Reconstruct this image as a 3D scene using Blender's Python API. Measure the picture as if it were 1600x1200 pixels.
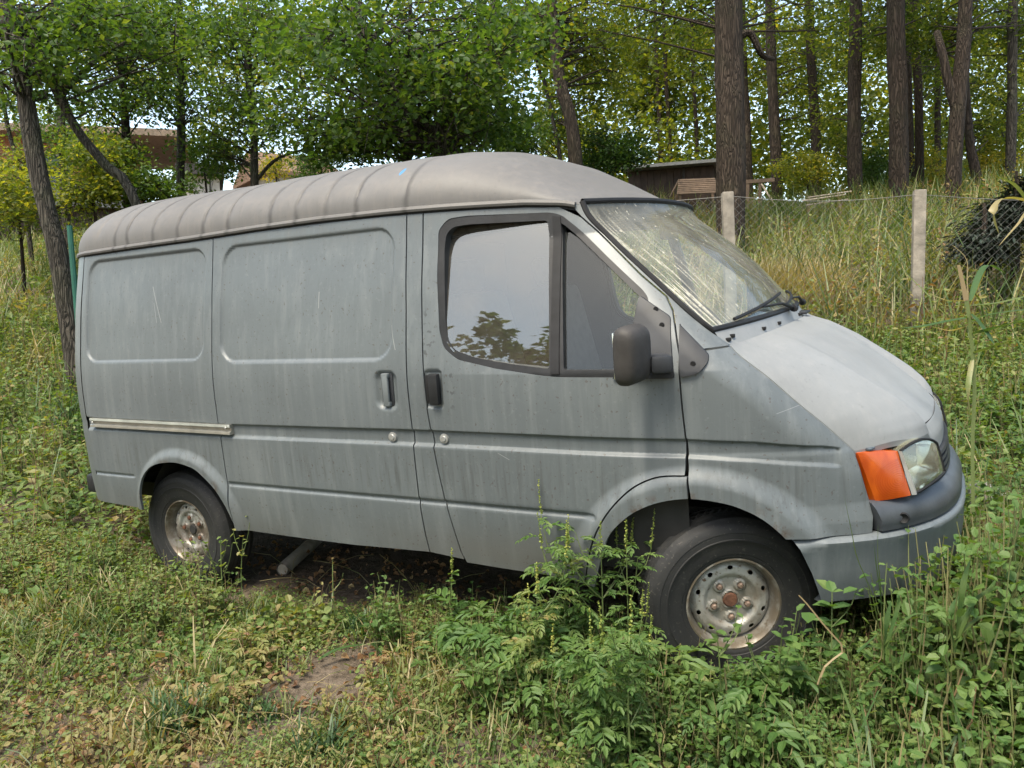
import bpy, bmesh, math, random
import numpy as np
from mathutils import Matrix, Vector
from mathutils.geometry import delaunay_2d_cdt

R_ = math.radians
scene = bpy.context.scene
COL = scene.collection
for o in list(bpy.data.objects):
    bpy.data.objects.remove(o)
rng = np.random.default_rng(11)
random.seed(5)

# ------------------------------------------------------------------ camera
CAM_ROT = np.array([[0.87242, -0.01989, 0.48835], [0.48806, 0.08877, -0.86828], [-0.02608, 0.99585, 0.08716]])
CAM_POS = np.array([0.6691, -3.5992, 1.2988])
cd = bpy.data.cameras.new('camera')
cam = bpy.data.objects.new('camera', cd)
COL.objects.link(cam)
cd.sensor_fit = 'HORIZONTAL'
cd.sensor_width = 36.0
cd.lens = 1241.66 / 1600 * 36
cd.clip_start = 0.05
cd.clip_end = 800
cam.matrix_world = Matrix.Translation(CAM_POS) @ Matrix(CAM_ROT.tolist()).to_4x4()
scene.camera = cam

# ------------------------------------------------------------------ light
SUN_EL, SUN_AZ = R_(63), R_(188)          # azimuth measured from +Y towards +X
world = bpy.data.worlds.new('World')
scene.world = world
world.use_nodes = True
wn = world.node_tree
sky = wn.nodes.new('ShaderNodeTexSky')
sky.sky_type = 'NISHITA'
sky.sun_disc = False
sky.sun_elevation = SUN_EL
sky.sun_rotation = SUN_AZ
sky.altitude = 100
sky.air_density = 1.0
sky.dust_density = 2.0
sky.ozone_density = 0.6
bg = wn.nodes['Background']
bg.inputs['Strength'].default_value = 0.13
tint_ = wn.nodes.new('ShaderNodeMix'); tint_.data_type = 'RGBA'; tint_.blend_type = 'MULTIPLY'; tint_.inputs[0].default_value = 1.0
tint_.inputs[7].default_value = (1.09, 1.0, .85, 1)          # hazy late-summer air: the whole dome a little warmer
wn.links.new(sky.outputs[0], tint_.inputs[6])
wn.links.new(tint_.outputs[2], bg.inputs['Color'])
sd = bpy.data.lights.new('sun', 'SUN')
sd.energy = 1.5
sd.angle = R_(22)
sd.color = (1.0, 0.94, 0.78)
sun = bpy.data.objects.new('sun', sd)
COL.objects.link(sun)
to_sun = Vector((math.sin(SUN_AZ) * math.cos(SUN_EL), math.cos(SUN_AZ) * math.cos(SUN_EL), math.sin(SUN_EL)))
sun.rotation_euler = to_sun.to_track_quat('Z', 'Y').to_euler()
scene.view_settings.view_transform = 'Standard'
scene.view_settings.look = 'None'
scene.view_settings.gamma = 1.0
scene.view_settings.use_curve_mapping = False
scene.view_settings.exposure = 2.0
scene.render.engine = 'CYCLES'
scene.cycles.max_bounces = 7
scene.cycles.transparent_max_bounces = 12
scene.cycles.transmission_bounces = 5
scene.cycles.glossy_bounces = 3
scene.cycles.diffuse_bounces = 3
scene.cycles.use_denoising = True
scene.cycles.sample_clamp_indirect = 6.0

# ------------------------------------------------------------------ helpers
def new_obj(name, data=None, parent=None):
    o = bpy.data.objects.new(name, data)
    COL.objects.link(o)
    if parent is not None:
        o.parent = parent
    return o

def tag(o, label=None, cat=None, group=None, kind=None):
    if label: o['label'] = label
    if cat: o['category'] = cat
    if group: o['group'] = group
    if kind: o['kind'] = kind
    return o

def empty(name, loc=(0, 0, 0), label=None, cat=None, group=None):
    o = new_obj(name)
    o.empty_display_size = 0.2
    o.location = loc
    return tag(o, label, cat, group)

def mesh_np(name, V, F, mats, parent=None, smooth=True, tint=None, mat_idx=None, normals=None):
    """V (n,3), F (m,k) uniform polygons or a list of index tuples"""
    me = bpy.data.meshes.new(name)
    V = np.asarray(V, np.float32)
    if isinstance(F, np.ndarray):
        m, k = F.shape
        me.vertices.add(len(V)); me.vertices.foreach_set('co', V.ravel())
        me.loops.add(m * k); me.loops.foreach_set('vertex_index', F.ravel().astype(np.int32))
        me.polygons.add(m); me.polygons.foreach_set('loop_start', np.arange(0, m * k, k, dtype=np.int32))
        me.update(calc_edges=True)
    else:
        me.from_pydata([tuple(map(float, v)) for v in V], [], [tuple(map(int, f)) for f in F])
        me.update()
    n = len(me.polygons)
    me.polygons.foreach_set('use_smooth', np.full(n, bool(smooth)))
    if not isinstance(mats, (list, tuple)): mats = [mats]
    for mm in mats: me.materials.append(mm)
    if mat_idx is not None:
        me.polygons.foreach_set('material_index', np.asarray(mat_idx, np.int32))
    if tint is not None:
        a = me.attributes.new('tint', 'FLOAT', 'FACE')
        a.data.foreach_set('value', np.asarray(tint, np.float32))
    if normals is not None:
        me.normals_split_custom_set_from_vertices([tuple(map(float, q)) for q in normals])
    me.update()
    return new_obj(name, me, parent)

class MB:
    """collects boxes, tubes, lathes and grids; build() links them as one mesh"""
    def __init__(self): self.V = []; self.F = []
    def add(self, V, F):
        b = len(self.V)
        self.V.extend([tuple(map(float, v)) for v in V])
        self.F.extend([tuple(int(i) + b for i in f) for f in F])
        return self
    def box(self, c, h, rot=None, bev=0.0):
        bm = bmesh.new()
        bmesh.ops.create_cube(bm, size=2)
        for v in bm.verts: v.co = Vector((v.co.x * h[0], v.co.y * h[1], v.co.z * h[2]))
        if bev > 0:
            bmesh.ops.bevel(bm, geom=list(bm.edges), offset=bev, segments=2, affect='EDGES', profile=0.5)
        M = Matrix.Translation(c) @ (rot.to_4x4() if rot is not None else Matrix.Identity(4))
        bm.transform(M)
        bm.verts.index_update()
        self.add([v.co for v in bm.verts], [[v.index for v in f.verts] for f in bm.faces])
        bm.free()
        return self
    def tube(self, pts, rad, seg=8, caps=True):
        pts = np.asarray(pts, float)
        n = len(pts)
        rad = np.broadcast_to(np.asarray(rad, float), (n,))
        t = np.gradient(pts, axis=0); t /= np.linalg.norm(t, axis=1)[:, None] + 1e-9
        ref = np.array([0, 0, 1.0]) if abs(t[0, 2]) < 0.9 else np.array([1.0, 0, 0])
        a = np.linspace(0, 2 * np.pi, seg, endpoint=False)
        V = []
        u = np.cross(t[0], ref); u /= np.linalg.norm(u)
        for i in range(n):
            u = u - t[i] * (u @ t[i]); u /= np.linalg.norm(u) + 1e-9
            w = np.cross(t[i], u)
            V.append(pts[i] + rad[i] * (np.cos(a)[:, None] * u + np.sin(a)[:, None] * w))
        V = np.concatenate(V)
        F = [(i * seg + j, i * seg + (j + 1) % seg, (i + 1) * seg + (j + 1) % seg, (i + 1) * seg + j) for i in range(n - 1) for j in range(seg)]
        if caps: F += [tuple(range(seg))[::-1], tuple(range((n - 1) * seg, n * seg))]
        return self.add(V, F)
    def lathe(self, prof, seg=48, axis='Y', closed=False):
        """prof: (r, h) pairs, h along -axis direction (outboard)"""
        prof = np.asarray(prof, float); n = len(prof)
        a = np.linspace(0, 2 * np.pi, seg, endpoint=False)
        V = np.zeros((n, seg, 3))
        V[:, :, 0] = prof[:, 0:1] * np.cos(a); V[:, :, 2] = prof[:, 0:1] * np.sin(a); V[:, :, 1] = -prof[:, 1:2]
        F = []
        for i in range(n if closed else n - 1):
            k = (i + 1) % n
            F += [(i * seg + j, i * seg + (j + 1) % seg, k * seg + (j + 1) % seg, k * seg + j) for j in range(seg)]
        return self.add(V.reshape(-1, 3), F)
    def grid(self, P, closed_u=False):
        P = np.asarray(P, float); n, m = P.shape[:2]
        F = [(i * m + j, i * m + j + 1, (i + 1) * m + j + 1, (i + 1) * m + j) for i in range(n - 1) for j in range(m - 1)]
        if closed_u: F += [((n - 1) * m + j, (n - 1) * m + j + 1, j + 1, j) for j in range(m - 1)]
        return self.add(P.reshape(-1, 3), F)
    def build(self, name, mat, parent=None, smooth=True, angle=40):
        me = bpy.data.meshes.new(name)
        me.from_pydata(self.V, [], self.F)
        bm = bmesh.new(); bm.from_mesh(me)
        bmesh.ops.recalc_face_normals(bm, faces=bm.faces)
        bm.to_mesh(me); bm.free()
        me.materials.append(mat)
        if smooth: me.shade_smooth(); me.set_sharp_from_angle(angle=R_(angle))
        me.update()
        return new_obj(name, me, parent)

# ------------------------------------------------------------------ materials
class NT:
    def __init__(self, name):
        self.m = bpy.data.materials.new(name); self.m.use_nodes = True
        self.t = self.m.node_tree; self.N = self.t.nodes; self.L = self.t.links
        self.b = self.N['Principled BSDF']; self.out = self.N['Material Output']
    def n(self, typ, **kw):
        nd = self.N.new(typ)
        for k, v in kw.items():
            if k in nd.inputs: nd.inputs[k].default_value = v
            else: setattr(nd, k, v)
        return nd
    def l(self, a, b): self.L.new(a, b)
    def coords(self, kind='Object', scale=(1, 1, 1), loc=(0, 0, 0)):
        tc = self.n('ShaderNodeTexCoord'); mp = self.n('ShaderNodeMapping')
        mp.inputs['Scale'].default_value = scale; mp.inputs['Location'].default_value = loc
        self.l(tc.outputs[kind], mp.inputs[0]); return mp.outputs[0]
    def noise(self, co, scale, detail=4, rough=0.55):
        q = self.n('ShaderNodeTexNoise'); q.inputs['Scale'].default_value = scale
        q.inputs['Detail'].default_value = detail; q.inputs['Roughness'].default_value = rough
        self.l(co, q.inputs['Vector']); return q.outputs[0]
    def ramp(self, fac, stops):
        r = self.n('ShaderNodeValToRGB'); e = r.color_ramp.elements
        while len(e) < len(stops): e.new(0.5)
        for q, (p, c) in zip(e, stops):
            q.position = p; q.color = (*c, 1) if not isinstance(c, float) else (c, c, c, 1)
        self.l(fac, r.inputs[0]); return r.outputs[0]
    def mix(self, fac, a, b, typ='MIX'):
        q = self.n('ShaderNodeMix', data_type='RGBA', blend_type=typ)
        for s, i in ((fac, 0), (a, 6), (b, 7)):
            if hasattr(s, 'links'): self.l(s, q.inputs[i])
            elif i == 0: q.inputs[0].default_value = s
            else: q.inputs[i].default_value = (*s, 1)
        return q.outputs[2]
    def math(self, op, a, b=None, c=None):
        q = self.n('ShaderNodeMath', operation=op)
        for i, s in enumerate((a, b, c)):
            if s is None: continue
            if hasattr(s, 'links'): self.l(s, q.inputs[i])
            else: q.inputs[i].default_value = s
        return q.outputs[0]
    def bump(self, h, strength=0.3, dist=0.01):
        q = self.n('ShaderNodeBump'); q.inputs['Strength'].default_value = strength; q.inputs['Distance'].default_value = dist
        self.l(h, q.inputs['Height']); self.l(q.outputs[0], self.b.inputs['Normal'])
    def box_mask(self, lo, hi, soft):
        """1 inside a box of van coordinates (x, z)"""
        tc = self.n('ShaderNodeTexCoord'); sp = self.n('ShaderNodeSeparateXYZ'); self.l(tc.outputs['Object'], sp.inputs[0])
        res = None
        for o, a, b, s in ((sp.outputs[0], lo[0], hi[0], soft[0]), (sp.outputs[2], lo[1], hi[1], soft[1])):
            for v, w in ((a, a + s), (b, b - s)):
                mr = self.n('ShaderNodeMapRange', interpolation_type='SMOOTHSTEP')
                mr.inputs[1].default_value = v; mr.inputs[2].default_value = w
                self.l(o, mr.inputs[0])
                res = mr.outputs[0] if res is None else self.math('MULTIPLY', res, mr.outputs[0])
        return res

def plain(name, col, rough=0.6, metal=0.0, var=0.25, scale=8, bump=0.0, spec=0.5):
    t = NT(name); co = t.coords()
    nz = t.noise(co, scale, 5)
    c = t.ramp(nz, [(0.3, tuple(x * (1 - var) for x in col)), (0.7, tuple(min(1, x * (1 + var)) for x in col))])
    t.l(c, t.b.inputs['Base Color']); t.b.inputs['Roughness'].default_value = rough
    t.b.inputs['Metallic'].default_value = metal; t.b.inputs['Specular IOR Level'].default_value = spec
    if bump: t.bump(t.noise(co, scale * 6, 4), bump, 0.01)
    return t.m

def leaf_mat(name, stops, rough=0.55, trans=0.45, hue_noise=0.0):
    """leaf colour from the per-leaf 'tint' attribute; light passes through the blade"""
    t = NT(name)
    at = t.n('ShaderNodeAttribute', attribute_name='tint')
    c = t.ramp(at.outputs['Fac'], stops)
    t.l(c, t.b.inputs['Base Color']); t.b.inputs['Roughness'].default_value = rough
    t.b.inputs['Specular IOR Level'].default_value = 0.35
    tr = t.n('ShaderNodeBsdfTranslucent')
    tc = t.mix(1.0, c, (1.75, 1.6, 0.55), 'MULTIPLY')
    t.l(tc, tr.inputs['Color'])
    mx = t.n('ShaderNodeMixShader'); mx.inputs[0].default_value = trans
    t.l(t.b.outputs[0], mx.inputs[1]); t.l(tr.outputs[0], mx.inputs[2]); t.l(mx.outputs[0], t.out.inputs[0])
    return t.m
# ------------------------------------------------------------------ terrain shape and survey helpers
CAM_F = 1241.66
def ray(px, py):
    d = CAM_ROT @ np.array([(px - 800) / CAM_F, (600 - py) / CAM_F, -1.0]); return d
def at(px, py, d): return CAM_POS + ray(px, py) * d
def splus(t, k): return np.where(t / k > 30, t, k * np.log1p(np.exp(np.clip(t / k, -40, 30))))
def G(x, y):
    x = np.asarray(x, float); y = np.asarray(y, float)
    xx = np.clip(x, -60, 60); yy = np.clip(y, -60, 60)
    base = .0178 * xx + .0596 * yy - .012
    r1 = .178 * (splus(yy - 1.5, .5) - .62 * splus(yy - 17, 2.0)) - .10 * splus(yy - 40, 4)
    r2 = .17 * (splus(-4.4 - xx, .5) - .75 * splus(-14 - xx, 2.0))
    n = .018 * np.sin(2.3 * x + .7) * np.sin(1.9 * y + 2.1) + .010 * np.sin(5.1 * x + 1.3 * y) * np.sin(4.3 * y - .8 * x)
    return base + r1 + r2 + n
def gpt(px, py):
    d = ray(px, py); lo, hi = .5, 60.0
    t = np.linspace(.6, 60, 1200); P = CAM_POS + d * t[:, None]
    k = np.where(P[:, 2] < G(P[:, 0], P[:, 1]))[0]
    i = k[0] if len(k) else len(t) - 1
    return P[i]

# ------------------------------------------------------------------ leaf and blade batches
def leaf1():      # one bent quad, length 1 along +x
    return np.array([(0, 0, 0), (.45, -.30, .05), (1, 0, -.06), (.45, .30, .05)], float), np.array([(0, 1, 2, 3)])
def leaf2(w=.36, curl=.10):   # two folded quads: rounder blade with a midrib
    V = np.array([(0, 0, 0), (.28, -w, .07), (.72, -w * .85, .05), (1, 0, -curl), (.72, w * .85, .05), (.28, w, .07)], float)
    return V, np.array([(0, 1, 2, 3), (0, 3, 4, 5)])
def blade(n=3, w=.03, bend=1.0, lean=.35):
    t = np.linspace(0, 1, n + 1); a = lean + bend * t; x = np.concatenate([[0], np.cumsum(np.sin(a[:-1])) / n]); z = np.concatenate([[0], np.cumsum(np.cos(a[:-1])) / n])
    ww = w * (1 - t ** 1.6) + .002
    V = np.concatenate([np.stack([x, -ww, z], 1), np.stack([x, ww, z + .0], 1)]); k = n + 1
    return V, np.array([(i, i + 1, k + i + 1, k + i) for i in range(n)])
def prism(p, q, r0, r1):
    p = np.asarray(p, float); q = np.asarray(q, float); d = q - p; d /= np.linalg.norm(d) + 1e-9
    u = np.cross(d, [0.3, .2, 1.0]); u /= np.linalg.norm(u) + 1e-9; v = np.cross(d, u); V = []
    for c, r in ((p, r0), (q, r1)):
        for k in range(3): V.append(c + r * (math.cos(2.094 * k) * u + math.sin(2.094 * k) * v))
    return np.array(V), np.array([(k, (k + 1) % 3, 3 + (k + 1) % 3, 3 + k) for k in range(3)])
def rotz(a):
    c, s = np.cos(a), np.sin(a); o = np.zeros_like(c); l = np.ones_like(c)
    return np.stack([np.stack([c, -s, o], -1), np.stack([s, c, o], -1), np.stack([o, o, l], -1)], -2)
def roty(a):
    c, s = np.cos(a), np.sin(a); o = np.zeros_like(c); l = np.ones_like(c)
    return np.stack([np.stack([c, o, s], -1), np.stack([o, l, o], -1), np.stack([-s, o, c], -1)], -2)
def rotx(a):
    c, s = np.cos(a), np.sin(a); o = np.zeros_like(c); l = np.ones_like(c)
    return np.stack([np.stack([l, o, o], -1), np.stack([o, c, -s], -1), np.stack([o, s, c], -1)], -2)
class Tpl:
    """a plant template: quads with a tint offset per face and a material slot per face"""
    def __init__(self): self.V = []; self.F = []; self.T = []; self.M = []; self.n = 0
    def add(self, V, F, tint=0.0, mat=0):
        self.V.append(V); self.F.append(F + self.n); self.n += len(V)
        self.T.append(np.full(len(F), tint)); self.M.append(np.full(len(F), mat)); return self
    def done(self):
        self.V = np.concatenate(self.V); self.F = np.concatenate(self.F); self.T = np.concatenate(self.T); self.M = np.concatenate(self.M); return self
    def leaf(self, p, yaw, pitch, size, tint=0.0, two=True, roll=0.0, w=.36, mat=0):
        V, F = leaf2(w) if two else leaf1()
        Rr = rotz(np.array(yaw)) @ roty(np.array(-pitch)) @ rotx(np.array(roll)); return self.add(V * size @ Rr.T + np.asarray(p), F, tint, mat)
class Batch:
    def __init__(self): self.V = []; self.F = []; self.T = []; self.M = []; self.n = 0
    def scatter(self, tpl, P, yaw, scale, tint, tilt=None):
        P = np.asarray(P, float); m = len(P)
        if m == 0: return
        Rr = rotz(np.asarray(yaw))
        if tilt is not None: Rr = Rr @ roty(np.asarray(tilt))
        sc = np.asarray(scale, float); sc = np.broadcast_to(sc[:, None] if sc.ndim == 1 else sc, (m, 3))
        V = np.einsum('mij,kj->mki', Rr, tpl.V) * sc[:, None, :] + P[:, None, :]
        k = len(tpl.V); F = (tpl.F[None] + (np.arange(m) * k)[:, None, None] + self.n).reshape(-1, 4)
        self.V.append(V.reshape(-1, 3)); self.F.append(F); self.n += m * k
        self.T.append((tpl.T[None] + np.asarray(tint)[:, None]).ravel()); self.M.append(np.tile(tpl.M, m))
    def build(self, name, mats, parent=None):
        return mesh_np(name, np.concatenate(self.V), np.concatenate(self.F), mats, parent, smooth=False, tint=np.clip(np.concatenate(self.T), 0, 1), mat_idx=np.concatenate(self.M))
def rand_leaves(P, size, tint, up=.55, two=False, r=rng, w=.36):
    """free single leaves: random yaw, blades mostly facing up"""
    m = len(P); V0, F0 = leaf2(w) if two else leaf1()
    yaw = r.uniform(0, 2 * np.pi, m); pit = r.normal(-.25, .5, m); rol = r.normal(0, 1.15 - up, m)
    Rr = rotz(yaw) @ roty(-pit) @ rotx(rol)
    V = np.einsum('mij,kj->mki', Rr, V0) * np.asarray(size)[:, None, None] + P[:, None, :]
    k = len(V0); F = (F0[None] + (np.arange(m) * k)[:, None, None]).reshape(-1, 4)
    return V.reshape(-1, 3), F, np.repeat(tint, len(F0))

# ------------------------------------------------------------------ leaf and bark materials
GREEN = [(0.0, (.010, .026, .007)), (.30, (.024, .060, .013)), (.55, (.050, .098, .020)), (.78, (.100, .135, .026)), (.92, (.190, .150, .050)), (1.0, (.16, .085, .04))]
M_GC = leaf_mat('ground_cover_leaf', [(0.0, (.026, .062, .016)), (.28, (.062, .128, .030)), (.52, (.108, .172, .044)), (.72, (.165, .195, .058)), (.86, (.25, .21, .085)), (1.0, (.20, .115, .06))], trans=.38)
M_GRASS = leaf_mat('grass_blade', [(0.0, (.022, .055, .022)), (.4, (.048, .095, .026)), (.7, (.125, .155, .045)), (.88, (.26, .22, .11)), (1.0, (.33, .27, .15))], trans=.3, rough=.45)
M_STEM = leaf_mat('weed_stem', [(0.0, (.05, .085, .025)), (.5, (.10, .13, .04)), (.8, (.22, .18, .09)), (1.0, (.16, .09, .05))], trans=.1)
M_DRY = leaf_mat('dry_leaf', [(0.0, (.10, .055, .03)), (.4, (.20, .11, .055)), (.75, (.29, .175, .09)), (1.0, (.34, .25, .12))], trans=.2)
M_SPIKE = leaf_mat('flower_spike', [(0.0, (.10, .15, .03)), (.5, (.20, .24, .05)), (1.0, (.33, .32, .08))], trans=.25)
M_TREE = leaf_mat('maple_foliage', [(0.0, (.018, .042, .010)), (.35, (.042, .090, .019)), (.65, (.075, .130, .026)), (.88, (.125, .160, .032)), (1.0, (.20, .18, .05))], trans=.48)
M_TREE_Y = leaf_mat('oak_foliage', [(0.0, (.024, .045, .010)), (.35, (.054, .092, .018)), (.65, (.115, .150, .024)), (.88, (.24, .24, .034)), (1.0, (.30, .24, .04))], trans=.58)  # upper stops carry the yellow glow of sun through leaves as colour
M_CONIFER = leaf_mat('dark_needles', [(0.0, (.010, .016, .010)), (.6, (.021, .032, .019)), (1.0, (.045, .055, .026))], trans=.05)
def bark_mat(name, a, b, green=.15):
    t = NT(name); co = t.coords('Object', (1, 1, .28)); n1 = t.noise(co, 16, 6, .65)
    vo = t.n('ShaderNodeTexVoronoi'); vo.feature = 'DISTANCE_TO_EDGE'; vo.inputs['Scale'].default_value = 26
    mp = t.coords('Object', (1, 1, .12)); q = t.n('ShaderNodeVectorMath', operation='ADD'); 
    nn = t.n('ShaderNodeTexNoise'); nn.inputs['Scale'].default_value = 6; t.l(mp, nn.inputs['Vector'])
    sc = t.n('ShaderNodeVectorMath', operation='SCALE'); t.l(nn.outputs['Color'], sc.inputs[0]); sc.inputs['Scale'].default_value = .30
    t.l(mp, q.inputs[0]); t.l(sc.outputs[0], q.inputs[1]); t.l(q.outputs[0], vo.inputs['Vector'])
    crack = t.ramp(vo.outputs[0], [(.0, 0.15), (.22, 1.0)])
    c = t.ramp(n1, [(.3, a), (.7, b)])
    c = t.mix(t.math('SUBTRACT', 1.0, crack), c, tuple(v * .35 for v in a))
    c = t.mix(t.math('MULTIPLY', t.ramp(t.noise(t.coords(), 1.6, 3), [(.5, 0.0), (.7, 1.0)]), green), c, (.05, .065, .025))
    t.l(c, t.b.inputs['Base Color']); t.b.inputs['Roughness'].default_value = .9; t.b.inputs['Specular IOR Level'].default_value = .2
    t.bump(t.math('ADD', crack, t.math('MULTIPLY', n1, .5)), .8, .03); return t.m
M_BARK = bark_mat('oak_bark', (.040, .029, .021), (.068, .051, .038))
M_BARK_G = bark_mat('grey_bark', (.055, .048, .038), (.098, .086, .070), .3)
# ------------------------------------------------------------------ ground
def soil_mat():
    t = NT('dry_soil'); co = t.coords(); a = t.noise(co, .9, 5, .6); b = t.noise(co, 22, 6, .65); c_ = t.noise(co, 120, 3, .6)
    c = t.ramp(a, [(.3, (.085, .064, .046)), (.55, (.130, .103, .078)), (.75, (.165, .135, .105))])
    c = t.mix(t.ramp(b, [(.35, 1.0), (.6, 0.0)]), c, (.055, .043, .030)); 
    c = t.mix(t.math('MULTIPLY', t.ramp(c_, [(.58, 0.0), (.68, 1.0)]), .5), c, (.24, .20, .15))
    t.l(c, t.b.inputs['Base Color']); t.b.inputs['Roughness'].default_value = .95; t.b.inputs['Specular IOR Level'].default_value = .15
    t.bump(t.math('ADD', b, t.math('MULTIPLY', c_, .4)), .9, .02); return t.m
M_SOIL = soil_mat()
def axis(lo, hi, c, near, n_far):
    a = np.arange(c - near, c + near, .13); L = c - near - np.geomspace(.1, c - near - lo, n_far)[::-1]; H = c + near + np.geomspace(.1, hi - c - near, n_far)
    return np.concatenate([L, a, H])
gx, gy = axis(-200, 200, -1.5, 7, 40), axis(-200, 200, 0, 7, 40)
X, Y = np.meshgrid(gx, gy, indexing='ij'); Z = G(X, Y)
nx, ny = X.shape; I = np.arange(nx * ny).reshape(nx, ny)
F = np.stack([I[:-1, :-1], I[1:, :-1], I[1:, 1:], I[:-1, 1:]], -1).reshape(-1, 4)
tag(mesh_np('ground', np.stack([X, Y, Z], -1).reshape(-1, 3), F, M_SOIL), 'uneven dry brown soil sloping up behind the van', None, None, 'structure')

# ------------------------------------------------------------------ buildings behind the trees
def brick_mat(name, c1, c2, mortar, s):
    t = NT(name); b = t.n('ShaderNodeTexBrick'); tc = t.n('ShaderNodeTexCoord'); mp = t.n('ShaderNodeMapping'); mp.inputs['Rotation'].default_value = (R_(90), 0, 0)
    t.l(tc.outputs['Object'], mp.inputs[0]); t.l(mp.outputs[0], b.inputs['Vector'])
    b.inputs['Color1'].default_value = (*c1, 1); b.inputs['Color2'].default_value = (*c2, 1); b.inputs['Mortar'].default_value = (*mortar, 1); b.inputs['Scale'].default_value = s
    t.l(b.outputs[0], t.b.inputs['Base Color']); t.b.inputs['Roughness'].default_value = .9; return t.m
M_BRICK = brick_mat('orange_brick', (.36, .13, .06), (.42, .17, .08), (.30, .24, .19), 4.0)
M_TILE = brick_mat('pink_clay_tile', (.34, .22, .16), (.29, .18, .13), (.2, .12, .09), 3.0)
M_FASCIA = plain('pale_fascia', (.34, .25, .19), .7)
M_PLASTER = plain('pale_plaster', (.52, .47, .40), .85, var=.12)
M_DKBROWN = plain('dark_brown_boards', (.050, .030, .022), .8, var=.4, scale=5)
M_DKROOF = plain('dark_felt_roof', (.040, .034, .032), .85)
M_GREYROOF = plain('grey_sheet_roof', (.16, .16, .155), .7)
M_WOOD = plain('weathered_planks', (.150, .100, .065), .8, var=.35, scale=7)
M_PALEWOOD = plain('pale_poles', (.40, .33, .24), .8)
M_WIN = plain('dark_window', (.02, .025, .03), .1)
def face_cam(p, extra=0.0):
    v = CAM_POS - p; return Matrix.Rotation(math.atan2(v[1], v[0]) + math.pi / 2 + extra, 4, 'Z')
def place(root, p, extra=0.0):
    root.matrix_world = Matrix.Translation(p) @ face_cam(np.asarray(p), extra); return root
def built(name, px, py, d, label, cat, extra=0.0):
    """origin at the ground right under the picked spot; local -Y faces the camera"""
    p = at(px, py, d); z = float(G(p[0], p[1])); e = empty(name, (0, 0, 0), label, cat); place(e, (p[0], p[1], z), extra); return e, p[2] - z
# orange brick house far left
e, top = built('brick_house', 20, 212, 32, 'orange brick house with a long pale roof edge glimpsed at the far left', 'house', -.25)
MB().box((-1, 3, top / 2 - .2), (4.9, 3, top / 2 + .2)).build('wall', M_BRICK, e)
MB().box((.9, 2.8, top + .12), (5.6, 3.9, .14)).build('roof', M_FASCIA, e)
for x in (-3.6, 1.3): 
    w = MB().box((x, -.02, top - 1.4), (.7, .05, .6)).build('window', M_WIN, e)
    MB().box((x, -.06, top - .76), (.8, .03, .05)).box((x, -.06, top - 2.04), (.8, .03, .05)).build('window_frame', M_PLASTER, w)
# low brown garden wall with grey sheet roof
e, top = built('garden_shed', 85, 318, 22, 'low brown shed with a grey sheet roof behind the left trunks', 'shed', .05)
for k in range(22): MB().box((-2.2 + k * .2, -.0, top / 2 - .3), (.095, .02 + .004 * (k % 3), top / 2 + .3)).build('plank', M_DKBROWN, e)
MB().box((-.5, .9, top + .22), (2.6, 1.2, .30)).build('roof', M_GREYROOF, e)
MB().box((0, 1.0, top / 2 - .3), (2.1, .9, top / 2 + .28)).build('wall', M_DKBROWN, e)
# flat roofed annexe
e, top = built('flat_roof_annexe', 312, 272, 26, 'pale annexe with a thick dark flat roof seen over the van', 'annexe', 0)
MB().box((0, 1.5, top / 2 - .2), (.60, 1.4, top / 2 + .2)).build('wall', M_PLASTER, e)
MB().box((.02, 1.4, top + .12), (.74, 1.7, .16)).build('roof', M_DKROOF, e)
MB().box((.30, .08, top / 2), (.02, .03, top / 2)).build('downpipe', M_DKROOF, e)
# tiled house
e, top = built('tiled_house', 478, 268, 34, 'house with a pinkish tiled roof glimpsed between the trees', 'house', .35)
MB().box((0, 2, top / 2 - .2), (1.6, 2, top / 2 + .2)).build('wall', M_PLASTER, e)
MB().add([(-1.9, -.35, top - .1), (1.6, -.35, top - .1), (1.6, 2, top + 1.05), (-1.9, 2, top + 1.05), (-1.9, 4.4, top - .1), (1.6, 4.4, top - .1), (-1.9, -.35, top - .25), (1.6, -.35, top - .25), (-1.9, 4.4, top - .25), (1.6, 4.4, top - .25)],
         [(0, 1, 2, 3), (3, 2, 5, 4), (0, 6, 7, 1), (4, 5, 9, 8), (0, 3, 4, 8, 6), (1, 7, 9, 5, 2), (6, 8, 9, 7)]).build('roof', M_TILE, e, smooth=False)
MB().add([(1.55, .05, top - .2), (1.55, 3.95, top - .2), (1.55, 2, top + .9), (1.45, .05, top - .2), (1.45, 3.95, top - .2), (1.45, 2, top + .9)], [(0, 1, 2), (3, 5, 4), (0, 2, 5, 3), (1, 4, 5, 2), (0, 3, 4, 1)]).build('gable', M_BRICK, e, smooth=False)
# dark board shed behind the fence
e, top = built('timber_shed', 1048, 262, 21, 'dark timber shed with a thin flat roof behind the fence', 'shed', -.1)
for k in range(13): MB().box((-1.05 + k * .172, .05, top / 2 - .3), (.082, .018 + .004 * (k % 2), top / 2 + .28)).build('plank', M_DKBROWN, e)
MB().box((0, .9, top / 2 - .3), (1.1, .8, top / 2 + .28)).build('wall', M_DKBROWN, e)
MB().box((.02, .75, top + .03), (1.28, 1.15, .04)).build('roof', M_GREYROOF, e)
MB().box((.33, .02, top / 2), (.03, .03, top / 2)).build('post', M_DKROOF, e)
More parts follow.
